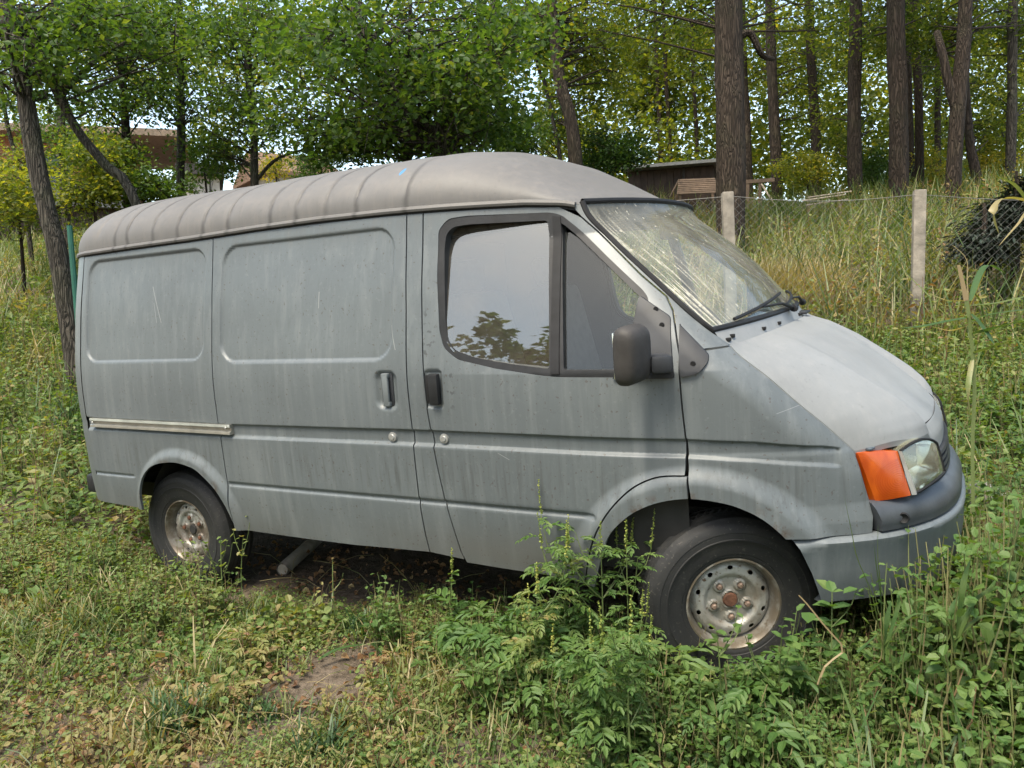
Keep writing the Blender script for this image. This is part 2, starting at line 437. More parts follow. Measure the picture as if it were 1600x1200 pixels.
# small playhouse with a slatted roof
e, top = built('playhouse', 1088, 280, 18.5, 'small wooden playhouse with a slatted sloping roof left of the thick trunk', 'playhouse', .15)
for k in range(8):
    q = k / 7; MB().box((-.02 + .02 * q, -.05 + (1 - q) * -.30, top - .02 - (1 - q) * .34), (.42 + .05 * (1 - q), .034, .012), Matrix.Rotation(R_(38), 3, 'X')).build('roof_slat', M_WOOD, e)
for x in (-.42, .42):
    MB().box((x, -.30, top / 2 - .35), (.03, .03, top / 2)).box((x, .28, top / 2 - .3), (.03, .03, top / 2)).build('post', M_WOOD, e)
MB().box((0, .30, top / 2 - .2), (.42, .02, top / 2)).build('wall', M_DKBROWN, e)
MB().tube([(-.62, -.1, top - .40), (-.40, -.05, top)], .022, 6).build('rafter', M_WOOD, e)
# wooden frame to the right of the thick trunk
e, top = built('wooden_frame', 1184, 283, 18, 'wooden post and beam frame right of the thick trunk', 'frame', 0)
MB().box((0, 0, top), (.36, .05, .04)).build('beam', M_WOOD, e)
for x in (-.22, .05): MB().box((x, 0, top / 2 - .2), (.035, .035, top / 2 + .18)).build('post', M_WOOD, e)
MB().tube([(.08, -.05, top - .08), (.38, -.30, top - .62)], .022, 6).build('brace', M_PALEWOOD, e)
# pale rails lying on trestles
e, top = built('rail_stack', 1288, 310, 16, 'pale wooden rails on a low rack behind the fence', 'rails', .1)
for k, (dz, dx) in enumerate(((0, 0), (-.09, .05), (.07, .12))): MB().tube([(-.42 + dx, .05 * k, top + dz - .02), (.40 + dx, .05 * k, top + dz + .05)], .016, 6).build('rail', M_PALEWOOD, e)
for x in (-.3, .3): MB().box((x, .05, top / 2 - .12), (.03, .05, top / 2)).build('trestle', M_WOOD, e)
# green steel post beside the van's tail
p = at(113, 352, 8.3); z = float(G(p[0], p[1]))
gp = MB().tube([(0, 0, -.3), (-.05, 0, p[2] - z)], .028, 8).build('green_post', plain('green_metal', (.010, .085, .055), .45, 0, .2)); gp.location = (p[0], p[1], z)
tag(gp, 'thin green metal post beside the tail of the van', 'post')

# ------------------------------------------------------------------ chain-link fence on concrete posts
M_CONC = plain('weathered_concrete', (.195, .172, .14), .9, var=.5, scale=7, bump=.5)
M_WIRE = plain('galvanised_wire', (.20, .19, .175), .5, .4, .2)
FP = [at(1144, 300, 7.8), at(1436, 297, 7.6)]
dv = FP[1] - FP[0]
fpts = [FP[0] - dv * 1.9 + np.array([-.1, .15, -.05]), FP[0], FP[1], FP[1] + dv * 1.25 + np.array([0.05, .1, -.02])]
fence = empty('wire_fence', (0, 0, 0), 'sagging chain-link fence on square concrete posts behind the van', 'fence')
for i, q in enumerate(fpts):
    g0 = float(G(q[0], q[1])); h = q[2] - g0
    MB().box((0, 0, h / 2 - .2), (.054, .054, h / 2 + .2), bev=.010).build('post', M_CONC, fence).matrix_world = Matrix.Translation((q[0], q[1], g0)) @ face_cam(q, .18) @ Matrix.Rotation(R_((.6, -1.6, .2, 1)[i]), 4, 'Y')
mbw = MB(); mtop = MB(); cell = .075
for a, b in zip(fpts[:-1], fpts[1:]):
    L = np.linalg.norm(b - a); nc = int(L / cell); off = np.array([0, -.045, 0]) 
    def wp(t, hh):
        t_ = np.clip(t, 0, 1); c = a + (b - a) * t_; sag = .055 * math.sin(math.pi * t_) ; return c + off + np.array([0, 0, -.05 - sag - hh])
    rows = 19
    for i in range(-rows, nc):
        pts = []
        for k in range(rows + 1):
            u = (i + k) / nc
            if 0 <= u <= 1: pts.append(wp(u, k * cell * 1.0))
        if len(pts) > 1:
            mbw.tube(pts, .0012, 3, caps=False)
        pts = []
        for k in range(rows + 1):
            u = (i + rows - k) / nc
            if 0 <= u <= 1: pts.append(wp(u, k * cell) + np.array([0, .004, 0]))
        if len(pts) > 1: mbw.tube(pts, .0012, 3, caps=False)
    mtop.tube([wp(t, -.004) for t in np.linspace(0, 1, 12)], .0028, 4, caps=False)
tag(mbw.build('wire_mesh', M_WIRE, fence), kind='stuff'); mtop.build('top_wire', M_WIRE, fence)
# ------------------------------------------------------------------ trees
def spline(pts, n):
    P = np.asarray(pts, float); k = len(P)
    t = np.linspace(0, k - 1, n); out = []
    for q in t:
        i = min(int(q), k - 2); f = q - i; p0, p1, p2, p3 = P[max(i - 1, 0)], P[i], P[i + 1], P[min(i + 2, k - 1)]
        out.append(.5 * ((2 * p1) + (-p0 + p2) * f + (2 * p0 - 5 * p1 + 4 * p2 - p3) * f * f + (-p0 + 3 * p1 - 3 * p2 + p3) * f ** 3))
    return np.array(out)
def trunk_mesh(pts, r0, r1, seg=12, n=26, flare=.35, wob=.10, r=rng):
    """tapered round trunk with an uneven, flared foot"""
    C_ = spline(pts, n); t = np.linspace(0, 1, n); rad = r0 + (r1 - r0) * t
    L = np.linalg.norm(np.diff(C_, axis=0), axis=1).sum()
    rad = rad * (1 + flare * np.exp(-t * L / .35))
    mb = MB(); mb.tube(C_, rad, seg, caps=True)
    V = np.array(mb.V); c = np.repeat(C_, seg, 0); d = V - c; ph = np.tile(np.arange(seg) / seg * 2 * np.pi, n); zz = np.repeat(t * L, seg)
    k = 1 + wob * (.5 * np.sin(3 * ph + 1.2 * zz + r.uniform(0, 6)) + .5 * np.sin(2 * ph - 2.1 * zz + r.uniform(0, 6))) * .8
    mb.V = (c + d * k[:, None]).tolist(); return mb, C_, rad
def clump_leaves(C_, n, rad, size, r, flat=.65):
    P = r.normal(0, 1, (n, 3)); P /= np.linalg.norm(P, axis=1)[:, None] + 1e-9
    P *= (r.uniform(0, 1, n) ** .45)[:, None] * rad * np.array([1, 1, flat]); return C_ + P

def tree(name, label, pts, r0, r1, clumps, mat_leaf, bark, leaf=.10, per=95, crad=.6, group='trees of the wood', seed=0, tint=.45, limbs=True, extra_limbs=(), two=False, noise=.16):
    """pts: trunk axis; clumps: (centres (k,3)); crown is leaf clumps carried by thin limbs"""
    r = np.random.default_rng(100 + seed)
    base = np.asarray(pts[0], float); root = empty(name, base, label, 'tree', group)
    mb, C_, rad = trunk_mesh(np.asarray(pts) - base, r0, r1, r=r)
    mb.build('trunk', bark, root, angle=60)
    for (lp, a, b) in extra_limbs:
        MB().tube(spline(np.asarray(lp) - base, 14), np.linspace(a, b, 14), 7).build('limb', bark, root)
    K = np.asarray(clumps, float) - base
    if limbs and len(K):
        tw = MB()
        for c in K:
            # leave the trunk a little below the clump
            d = np.linalg.norm(C_[:, :2] - c[:2], axis=1); zt = c[2] - .25 * d - .1
            i = int(np.argmin(np.abs(C_[:, 2] - zt) + .15 * d)); p0 = C_[i]
            if np.linalg.norm(p0 - c) > 5.5:
                p0 = c + r.normal(0, .5, 3) + np.array([0, 0, -.4])
            mid = .5 * (p0 + c) + r.normal(0, .14, 3) + np.array([0, 0, .12])
            q = spline([p0, mid, c], 5); tw.tube(q, np.linspace(min(rad[i] * .25, .022), .005, 5), 4, caps=False)
            for _ in range(2):
                e = c + r.normal(0, crad * .55, 3); tw.tube([q[3], e], [.008, .003], 3, caps=False)
        tag(tw.build('branches', bark, root), kind='stuff')
    if len(K):
        Vs, Fs, Ts, n0 = [], [], [], 0
        for c in K:
            m = int(per * r.uniform(.7, 1.3)); cr = crad * r.uniform(.7, 1.3)
            P = clump_leaves(c, m, cr, leaf, r); sz = leaf * r.uniform(.6, 1.3, m)
            tt = tint + r.normal(0, noise) * .6 + r.normal(0, .13, m)
            V, F, T = rand_leaves(P, sz, tt, up=.5, two=two, r=r); Vs.append(V); Fs.append(F + n0); Ts.append(T); n0 += len(V)
        cr_ = mesh_np('crown', np.concatenate(Vs), np.concatenate(Fs), mat_leaf, root, smooth=False, tint=np.clip(np.concatenate(Ts), 0, 1))
    return root
def ground_pt(px, py, d):
    p = at(px, py, d); return np.array([p[0], p[1], float(G(p[0], p[1])) - .15])
def trunk_px(lst, d, top=None, dd=0.0):
    """trunk axis through picture points (px, py), standing at distance d; continued upwards out of view"""
    p = [at(px, py, d + dd * i) for i, (px, py) in enumerate(lst)]
    b = p[0] + (p[0] - p[1]) * .0; g = float(G(b[0], b[1])); 
    if g < b[2]:
        s = (p[0] - p[1]) / max(.2, (p[1][2] - p[0][2])) * min(1.5, b[2] - g + .2); b = p[0] + np.array([s[0] * .5, s[1] * .5, -(b[2] - g + .2)])
        p = [b] + p
    u = p[-1] - p[-2]; u = u / np.linalg.norm(u); u = .5 * u + np.array([0, 0, .5]); u /= u[2]
    if top: p.append(p[-1] + u * top)
    return p
def spray(lst, r):
    """clump centres filling picture-sized patches at their own distances: (px, py, rx, ry, d, dd, n)"""
    out = []
    for px, py, rx, ry, d, dd, n in lst:
        k = 0
        while k < n:
            a, b = r.uniform(-1, 1, 2)
            if a * a + b * b > 1: continue
            out.append(at(px + a * rx, py + b * ry, d + r.uniform(-dd, dd))); k += 1
    return out
def dome(pts, r, z0, z1, rad, n):
    """clumps of a crown round the upper trunk, between heights z0 and z1 above the foot"""
    P = np.asarray(pts); b = P[0]; out = []
    for _ in range(n):
        t = r.uniform(0, 1); z = z0 + (z1 - z0) * t; a = r.uniform(0, 2 * np.pi); q = rad * (math.sin(math.pi * (.15 + .8 * t)) ** .7) * r.uniform(.25, 1)
        i = np.argmin(np.abs(P[:, 2] - b[2] - z)); c = P[i]
        out.append(np.array([c[0] + q * math.cos(a), c[1] + q * math.sin(a), b[2] + z]))
    return out
rt = np.random.default_rng(77)
OAK = dict(mat_leaf=M_TREE_Y, bark=M_BARK, leaf=.100, per=125, crad=.78, tint=.50)
MAP = dict(mat_leaf=M_TREE, bark=M_BARK_G, leaf=.078, per=135, crad=.56, tint=.52)
def add_tree(name, label, lst, d, dia, spr=(), dm=None, top=6.0, dd=0.0, style=OAK, seed=0, taper=.75, limbs_px=(), group='trees of the wood', **kw):
    if style is OAK: spr = [(a, b, c, e, f + 1.5 + g, g, h) for a, b, c, e, f, g, h in spr]
    pts = trunk_px(lst, d, top, dd); cl = spray(spr, rt)
    if dm: cl += dome(pts, rt, *dm)
    s = dict(style); s.update(kw)
    ex = [([at(px, py, q) for px, py, q in lp], a, b) for lp, a, b in limbs_px]
    return tree(name, label, pts, dia / 2, dia / 2 * taper, cl, s['mat_leaf'], s['bark'], s['leaf'], s['per'], s['crad'], group, seed, s['tint'], extra_limbs=ex, two=s.get('two', False))
UP = 130
# right-hand oaks, nearest first
add_tree('oak_tree', 'thickest brown oak trunk rising just right of the van roof', [(1142, 372), (1141, 180), (1138, 0)], 13, .485, [(1190, 20, 120, 50, 12.5, 1.5, 16), (1010, 20, 120, 40, 12, 1.2, 12)], (9.5, 15, 4.6, 60), 8, seed=1, taper=.93,
         limbs_px=[([(1150, 60, 13), (1172, 52, 13), (1190, 85, 13.1), (1208, 92, 13.5)], .07, .04)])
add_tree('oak_tree', 'slim dark trunk half hidden right behind the thickest oak', [(1170, 300), (1166, 190), (1160, 60)], 22, .26, [(1120, 90, 90, 60, 22, 2, 10)], (8, 14, 3, 26), 5, seed=2)
add_tree('oak_tree', 'straight slender oak trunk beside the wooden frame', [(1215, 312), (1208, 150), (1203, 20)], 20, .30, [(1230, 110, 70, 90, 20, 2, 22)], (7, 14, 3.4, 36), 6, seed=3)
add_tree('oak_tree', 'ivy-dark oak trunk standing behind the pale rails', [(1275, 306), (1274, 200), (1266, 60)], 22, .30, [(1270, 100, 60, 90, 22, 2, 24)], (7, 14, 3.4, 36), 6, seed=4)
add_tree('oak_tree', 'leaf-clad oak trunk with a sprouting stem, midway between the two fence posts', [(1336, 312), (1335, 150), (1337, 10)], 18, .34, [(1335, 60, 65, 60, 17.6, 1.6, 22), (1330, 190, 40, 60, 18, .8, 14)], (6, 14, 3.6, 40), 6, seed=5)
add_tree('oak_tree', 'stout dark oak trunk left of the nearer fence post', [(1405, 322), (1403, 150), (1400, 10)], 16, .37, [(1400, 30, 75, 40, 15.6, 1.5, 22)], (7, 15, 4, 50), 7, seed=6, taper=.95)
add_tree('oak_tree', 'thin trunk pressed close behind the stout oak near the fence post', [(1424, 306), (1421, 180), (1419, 60)], 22, .20, [(1440, 80, 50, 60, 22, 2, 12)], (7, 12, 2.6, 22), 4, seed=7)
add_tree('oak_tree', 'slender trunk directly above the nearer fence post', [(1437, 302), (1435, 150), (1429, 20)], 21, .24, [(1450, 130, 40, 50, 21, 2, 10)], (7, 13, 2.8, 24), 5, seed=8)
add_tree('oak_tree', 'thinnest far trunk between the fence-post oak and the forked oak', [(1466, 292), (1465, 180), (1467, 80)], 24, .20, [(1465, 110, 45, 60, 24, 2, 14)], (6, 12, 2.6, 22), 4, seed=9)
add_tree('oak_tree', 'forked oak trunk with one arm leaning left, near the right edge', [(1488, 318), (1497, 165), (1506, 60), (1509, 0)], 15, .29, [(1530, 30, 80, 45, 14.6, 1.5, 22), (1475, 60, 45, 35, 15, 1, 10)], (7, 15, 4, 50), 7, seed=10, taper=.85,
         limbs_px=[([(1495, 175, 15), (1482, 130, 15), (1473, 85, 15), (1464, 50, 15.2)], .10, .06)])
add_tree('oak_tree', 'short leaning trunk at the foot of the forked oak', [(1532, 312), (1523, 260), (1515, 215)], 17, .21, [(1525, 170, 40, 50, 17, 1, 14)], None, 2, seed=11)
add_tree('oak_tree', 'pale grey trunk nearest to the right edge of the wood', [(1578, 300), (1581, 180), (1582, 70)], 18, .23, [(1575, 60, 60, 60, 17.5, 1.5, 26), (1585, 170, 30, 60, 18, 1.5, 12)], (6, 13, 3, 36), 6, seed=12, bark=M_BARK_G)
# middle
add_tree('oak_tree', 'curved dark trunk leaning left above the front of the roof', [(900, 262), (892, 190), (878, 140), (870, 90), (866, 40), (862, 0)], 14, .26, [(930, 70, 65, 70, 13.6, 1.6, 34), (905, 180, 45, 45, 14, 1, 14), (820, 20, 45, 25, 13.5, 1, 8)], (7, 14, 3.6, 46), 6, seed=13, taper=.6)
add_tree('birch_tree', 'thin crooked stem left of the curved dark trunk above the roof', [(876, 255), (862, 180), (850, 125), (838, 90)], 15.5, .085, [(830, 55, 40, 40, 15.5, 1, 12), (800, 215, 32, 26, 15, .8, 10)], None, 3, seed=14, style=MAP, leaf=.09)
for i, (px, top_, lab) in enumerate(((1031, 120, 'far slim trunk left of the timber shed roof end'), (1046, 150, 'far slim trunk rising from the left half of the timber shed'), (1088, 130, 'far slim trunk rising from the right half of the timber shed'))):
    add_tree('oak_tree', lab, [(px + 2, 275), (px, 200), (px - 4, top_)], 27, .16, [(px - 15, 120, 50, 80, 27, 3, 22)], (6, 12, 3, 26), 5, seed=15 + i, leaf=.16)
add_tree('oak_tree', 'dark bare-stemmed trunk against the sky gap above the cab', [(782, 250), (778, 130), (772, 0)], 17, .22, [(745, 60, 60, 60, 16.5, 1.5, 16)], (6, 13, 3.4, 40), 6, seed=19)
# leafy maples hanging over the roof
add_tree('maple_tree', 'dark-stemmed maple with the big mass of broad green leaves over the van roof', [(700, 245), (640, 175), (585, 90), (556, 0)], 10.5, .19,
         [(630, 50, 190, 80, 10.2, 1.4, 46), (560, 150, 80, 60, 10.6, 1.0, 16), (710, 140, 90, 60, 10.2, 1.0, 24), (660, 205, 80, 26, 10.8, .6, 10), (780, 60, 50, 70, 10.6, 1.0, 12), (480, 90, 50, 70, 11.0, .8, 10), (455, 190, 30, 26, 11.2, .6, 5), (540, 222, 50, 14, 11.0, .5, 6), (745, 210, 40, 16, 11, .5, 6)], None, 4, seed=20, style=MAP, leaf=.080, per=92, tint=.50, two=True, taper=.8, crad=.60)
add_tree('maple_tree', 'thin upright maple stem touching the middle of the roof line', [(640, 252), (637, 215), (634, 150), (640, 60)], 11.5, .075, [(600, 215, 60, 26, 11.5, .8, 14), (540, 205, 50, 40, 11.8, .8, 14), (760, 175, 60, 30, 11.5, .8, 10)], None, 3, seed=21, style=MAP, tint=.36)
add_tree('maple_tree', 'leaning dark maple stem rising to the right above the cab roof', [(700, 243), (716, 215), (738, 185), (760, 110)], 12.5, .16, [(715, 205, 50, 26, 12.3, .8, 12), (690, 150, 60, 40, 12.4, .8, 12)], None, 4, seed=22, style=MAP, tint=.40)
add_tree('maple_tree', 'slim grey maple stem above the second quarter of the roof', [(398, 285), (397, 200), (390, 120), (380, 30)], 13, .135, [(400, 60, 80, 55, 12.6, 1, 28), (350, 175, 45, 40, 12.8, .8, 14), (440, 190, 45, 30, 13, .6, 8), (330, 230, 40, 24, 13, .6, 7), (460, 60, 60, 50, 13, .8, 12)], (6, 11, 3, 24), 4, seed=23, style=MAP,
         limbs_px=[([(402, 280, 13), (430, 250, 13), (470, 235, 13), (500, 230, 13)], .035, .012)])
add_tree('ash_tree', 'straight pale trunk standing clear above the rear part of the roof', [(282, 300), (283, 200), (282, 100), (280, 0)], 14, .155, [(300, 40, 80, 45, 13.6, 1, 24), (260, 120, 60, 40, 14, .8, 13), (320, 170, 40, 30, 14, .8, 7)], (7, 12, 3, 26), 5, seed=24, style=MAP, bark=M_BARK_G)
add_tree('ash_tree', 'darker trunk with crooked top left of the straight pale trunk', [(199, 300), (196, 200), (188, 90), (172, 0)], 13, .145, [(170, 40, 70, 50, 12.6, 1, 24), (225, 150, 40, 30, 13, .8, 8), (150, 150, 40, 40, 13, .8, 10), (220, 60, 60, 50, 13.2, .8, 14)], (7, 12, 3, 24), 4, seed=25, style=MAP, bark=M_BARK)
add_tree('locust_tree', 'big furrowed grey trunk leaning left at the left edge', [(96, 425), (76, 340), (57, 255), (40, 150), (22, 60), (8, 0)], 8.6, .20, [(90, 50, 80, 45, 8.6, .7, 22), (20, 110, 40, 60, 8.8, .7, 10), (170, 25, 50, 30, 8.8, .5, 8)], None, 5, seed=26, style=MAP, bark=M_BARK_G, leaf=.085, taper=.8, crad=.40, per=75)
add_tree('locust_tree', 'slanting dark trunk with a long side branch crossing to the right', [(212, 316), (165, 258), (122, 205), (95, 155), (62, 95), (30, 50)], 9.2, .115, [(250, 60, 55, 35, 9.2, .6, 10), (110, 130, 40, 35, 9.2, .5, 6), (60, 60, 40, 40, 9.4, .5, 6)], None, 3, seed=27, style=MAP, leaf=.085, crad=.36, per=60,
         limbs_px=[([(97, 150, 9.2), (125, 115, 9.2), (165, 85, 9.2), (215, 58, 9.2), (260, 52, 9.3), (295, 62, 9.3)], .035, .010)])
add_tree('ash_tree', 'dim trunk behind the big leaning trunk, in front of the brown shed', [(105, 360), (98, 270), (95, 180)], 15, .16, [(110, 240, 55, 40, 14.5, 1, 12), (60, 200, 50, 35, 15, 1, 8)], None, 4, seed=28, style=MAP, tint=.6)
add_tree('ash_tree', 'small leaning stem left of the big trunk near the brick house', [(40, 330), (26, 250), (8, 175)], 15, .09, [(20, 150, 40, 40, 15, 1, 8)], None, 3, seed=29, style=MAP, tint=.6)

# sunlit undergrowth: shrubs under the trees, each its own bush
def bush(label, lst, leaf=.075, per=150, crad=.40, tint=.55, mat=M_TREE_Y, seed=0, group='shrubs of the undergrowth'):
    r = np.random.default_rng(500 + seed); cl = np.array(spray(lst, r)); c = cl.mean(0); g = float(G(c[0], c[1]))
    pts = [np.array([c[0], c[1], g - .1]), np.array([c[0] + .05, c[1], .5 * (g + c[2])]), c]
    root = tree('shrub', label, pts, .035, .015, cl, mat, M_BARK, leaf, per, crad, group, 500 + seed, tint); root['category'] = 'shrub'; return root
bush('sunlit yellow-green shrub between the big leaning trunk and the van tail', [(150, 270, 45, 40, 12, .6, 22), (120, 320, 30, 20, 12, .4, 8)], tint=.62, seed=1)
bush('green shrub behind the rear roof corner', [(230, 285, 40, 25, 12.5, .5, 18), (190, 240, 25, 25, 12.5, .5, 8)], tint=.55, seed=2, mat=M_TREE)
bush('pale yellow bush at the left edge under the brick house', [(20, 310, 40, 40, 12, .6, 18), (30, 260, 40, 20, 13, .6, 8)], tint=.66, seed=3)
bush('leafy shrub in front of the flat-roofed annexe', [(330, 250, 40, 30, 15, .5, 14), (270, 290, 30, 12, 15, .5, 6)], tint=.6, seed=4, mat=M_TREE)
bush('dark bush at the left end of the timber shed', [(940, 240, 40, 30, 16, .7, 26), (985, 235, 28, 20, 16, .7, 10)], tint=.22, seed=5, mat=M_TREE)
bush('bush in the sky gap above the front of the roof', [(800, 215, 38, 22, 15, .6, 16)], tint=.40, seed=6, mat=M_TREE, leaf=.07)
bush('leafy bush hiding the foot of the tiled house', [(490, 262, 30, 22, 20, .6, 14), (520, 230, 22, 20, 20, .5, 8)], tint=.45, seed=12, mat=M_TREE)
bush('small sunny bush against the tiled house', [(435, 265, 15, 14, 18, .4, 5)], tint=.85, seed=7)
bush('light green shrub right of the wooden frame', [(1250, 270, 40, 26, 19, .8, 20)], tint=.7, seed=8)
bush('dark thicket between the two fence posts', [(1370, 270, 26, 34, 20, .8, 20)], tint=.35, seed=9, mat=M_TREE)
bush('reddish yellow bush by the right edge of the wood', [(1555, 260, 32, 36, 19, .8, 24)], tint=.78, seed=10)
bush('yellow-green shrub behind the forked oak', [(1450, 270, 32, 30, 22, .8, 20)], tint=.78, seed=11)

# far wood: one mass of foliage and far stems that closes the view beyond the trees one can tell apart
Vs, Fs, Ts, n0 = [], [], [], 0
def mass(px0, px1, py0, py1, d0, d1, n, size, tint, keep=lambda u, v: np.ones_like(u, bool)):
    global n0
    d = rt.uniform(d0, d1, n); px = rt.uniform(px0, px1, n); py = rt.uniform(py0, py1, n)
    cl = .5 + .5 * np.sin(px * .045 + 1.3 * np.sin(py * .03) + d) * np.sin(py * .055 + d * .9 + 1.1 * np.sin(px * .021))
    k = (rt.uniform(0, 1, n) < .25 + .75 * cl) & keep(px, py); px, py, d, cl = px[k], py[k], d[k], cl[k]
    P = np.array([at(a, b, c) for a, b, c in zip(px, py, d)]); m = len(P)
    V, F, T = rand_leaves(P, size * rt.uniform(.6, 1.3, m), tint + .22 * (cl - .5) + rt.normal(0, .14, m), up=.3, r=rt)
    Vs.append(V); Fs.append(F + n0); Ts.append(T); n0 += len(V)
mass(840, 1900, -260, 305, 30, 46, 80000, .26, .64)  # yellowish tint stands for sun glow on the far leaves
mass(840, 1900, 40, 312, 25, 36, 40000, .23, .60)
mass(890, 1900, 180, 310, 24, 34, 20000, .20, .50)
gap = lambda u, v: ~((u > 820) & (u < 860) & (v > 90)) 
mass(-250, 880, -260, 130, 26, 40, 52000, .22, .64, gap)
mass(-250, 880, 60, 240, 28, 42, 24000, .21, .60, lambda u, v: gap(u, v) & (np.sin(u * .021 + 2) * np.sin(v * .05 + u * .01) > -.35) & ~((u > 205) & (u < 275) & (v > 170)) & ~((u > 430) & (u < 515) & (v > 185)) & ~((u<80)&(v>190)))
tag(mesh_np('far_wood', np.concatenate(Vs), np.concatenate(Fs), M_TREE_Y, None, smooth=False, tint=np.clip(np.concatenate(Ts), 0, 1)), 'hazy sunlit foliage of the far wood behind the separate trunks', None, None, 'stuff')
# tall hedgerow far behind the photographer, mirrored low in the side windows
r = np.random.default_rng(9); m = 30000
x = r.uniform(-48, 30, m); hh = 7.5 + 1.6 * np.sin(x * .33) + 1.2 * np.sin(x * .9 + 1) + .7 * np.sin(x * 2.3); P = np.stack([x, -22 + r.normal(0, 1.0, m), -1.8 + 1.78 * hh * (1 - r.uniform(0, 1, m) ** 2.6)], 1)
V, F, T = rand_leaves(P, r.uniform(.28, .6, m), .45 + r.normal(0, .15, m), r=r)
tag(mesh_np('far_hedgerow', V, F, M_TREE, None, smooth=False, tint=np.clip(T, 0, 1)), 'distant hedgerow reflected low in the side windows', None, None, 'stuff')

# ------------------------------------------------------------------ van surfaces
# ---- van surface functions (van frame: x forward, y to the far side, z up; s = outboard distance)
_WZ=np.array([(.30,.915),(.38,.928),(.62,.950),(.92,.962),(1.10,.962),(1.22,.952),(1.5,.908),(1.75,.852),(1.82,.838),(2.2,.74)])
_zz=np.linspace(.3,2.2,400); _w=np.convolve(np.pad(np.interp(_zz,_WZ[:,0],_WZ[:,1]),15,mode='edge'),np.ones(31)/31,'valid')
def W(z): return np.interp(z,_zz,_w)
XA,NN=-.6,2.8
_ZF=np.array([(.3,.70),(.42,.69),(.50,.695),(.56,.69),(.62,.68),(.68,.652),(.80,.640),(.9,.640),(2.3,.640)])
def XF(z): return np.interp(z,_ZF[:,0],_ZF[:,1])
SHL=np.array([(-.555,1.768),(-.39,1.583),(-.13,1.349),(.012,1.226),(.05,1.193),(.135,1.124),(.233,1.022),(.298,.958),(.355,.893),(.39,.85)])
SHA=np.array([.012,.025,.045,.075,.075,.06,.045,.035,.03,.02])
def shoulder(x,z):
    x=np.asarray(x,float); z=np.asarray(z,float); x,z=np.broadcast_arrays(x,z)
    best=np.full(x.shape,9.); amp=np.zeros(x.shape)
    for i in range(len(SHL)-1):
        a,b=SHL[i],SHL[i+1]; d=b-a; t=np.clip(((x-a[0])*d[0]+(z-a[1])*d[1])/(d@d),0,1)
        ds=np.hypot(x-a[0]-t*d[0],z-a[1]-t*d[1]); m=ds<best
        best=np.where(m,ds,best); amp=np.where(m,SHA[i]+t*(SHA[i+1]-SHA[i]),amp)
    return amp*np.clip(1-best/.10,0,1)**2
XR0,XR1=-3.34,-3.655
def S(x,z):
    t=np.clip((x-XA)/(XF(z)-XA),0,.9999)
    s=W(z)*(1-t**NN)**(1/NN)
    r=np.clip((XR0-x)/(XR0-XR1),0,.995)
    cx=np.clip((x+1.35)/.9,0,1); cz=np.clip((z-1.15)/.5,0,1)
    s=s-.15*cx*cx*(3-2*cx)*cz
    return s-.30*(1-np.sqrt(1-r**2))-shoulder(x,z)
def C(th,z,off=0.):
    # point on the front plan contour; th 0 = side, pi/2 = centre, up to pi = far side
    c=np.cos(th); a=np.sin(th)**(2/NN); b=np.sign(c)*np.abs(c)**(2/NN)
    L=XF(z)-XA; x=XA+(L+off)*a; s=(W(z)+off)*b
    return x,-s,z+0*x
def th_of(x,z):
    t=np.clip((x-XA)/(XF(z)-XA),0,1); return np.arcsin(t**(NN/2))
GUT=np.array([(-3.66,1.79),(-3.4,1.80),(-3.03,1.806),(-2.54,1.809),(-2.11,1.818),(-1.73,1.82),(-1.38,1.814),(-1.08,1.806),(-.92,1.80),(-.77,1.793),(-.62,1.777),(-.555,1.76),(-.3,1.72)])
def zg(x): return np.interp(x,GUT[:,0],GUT[:,1])
ROOFH=np.array([(-3.655,.0),(-3.648,.06),(-3.63,.125),(-3.59,.185),(-3.53,.242),(-3.43,.285),(-3.3,.303),(-3.0,.303),(-2.4,.288),(-2.0,.283),(-1.7,.280),(-1.4,.281),(-1.2,.28),(-1.05,.262),(-.9,.205),(-.78,.135),(-.66,.062),(-.6,.032),(-.555,.014)])
def rh(x): return np.interp(x,ROOFH[:,0],ROOFH[:,1])
RN=2.5
def roof(x,th):
    # th 0 = near gutter .. pi = far gutter
    z0=zg(x); s0=S(x,z0)
    c=np.cos(th); cs=np.sign(c)*np.abs(c)**(2/RN); sn=np.abs(np.sin(th))**(2/RN)
    bow=.15*np.clip((x+1.5)/1.03,0,1)**2-.03*np.clip((-3.2-x)/.48,0,1)**2
    return x+bow*(1-cs**2),-s0*cs,z0+rh(x)*sn
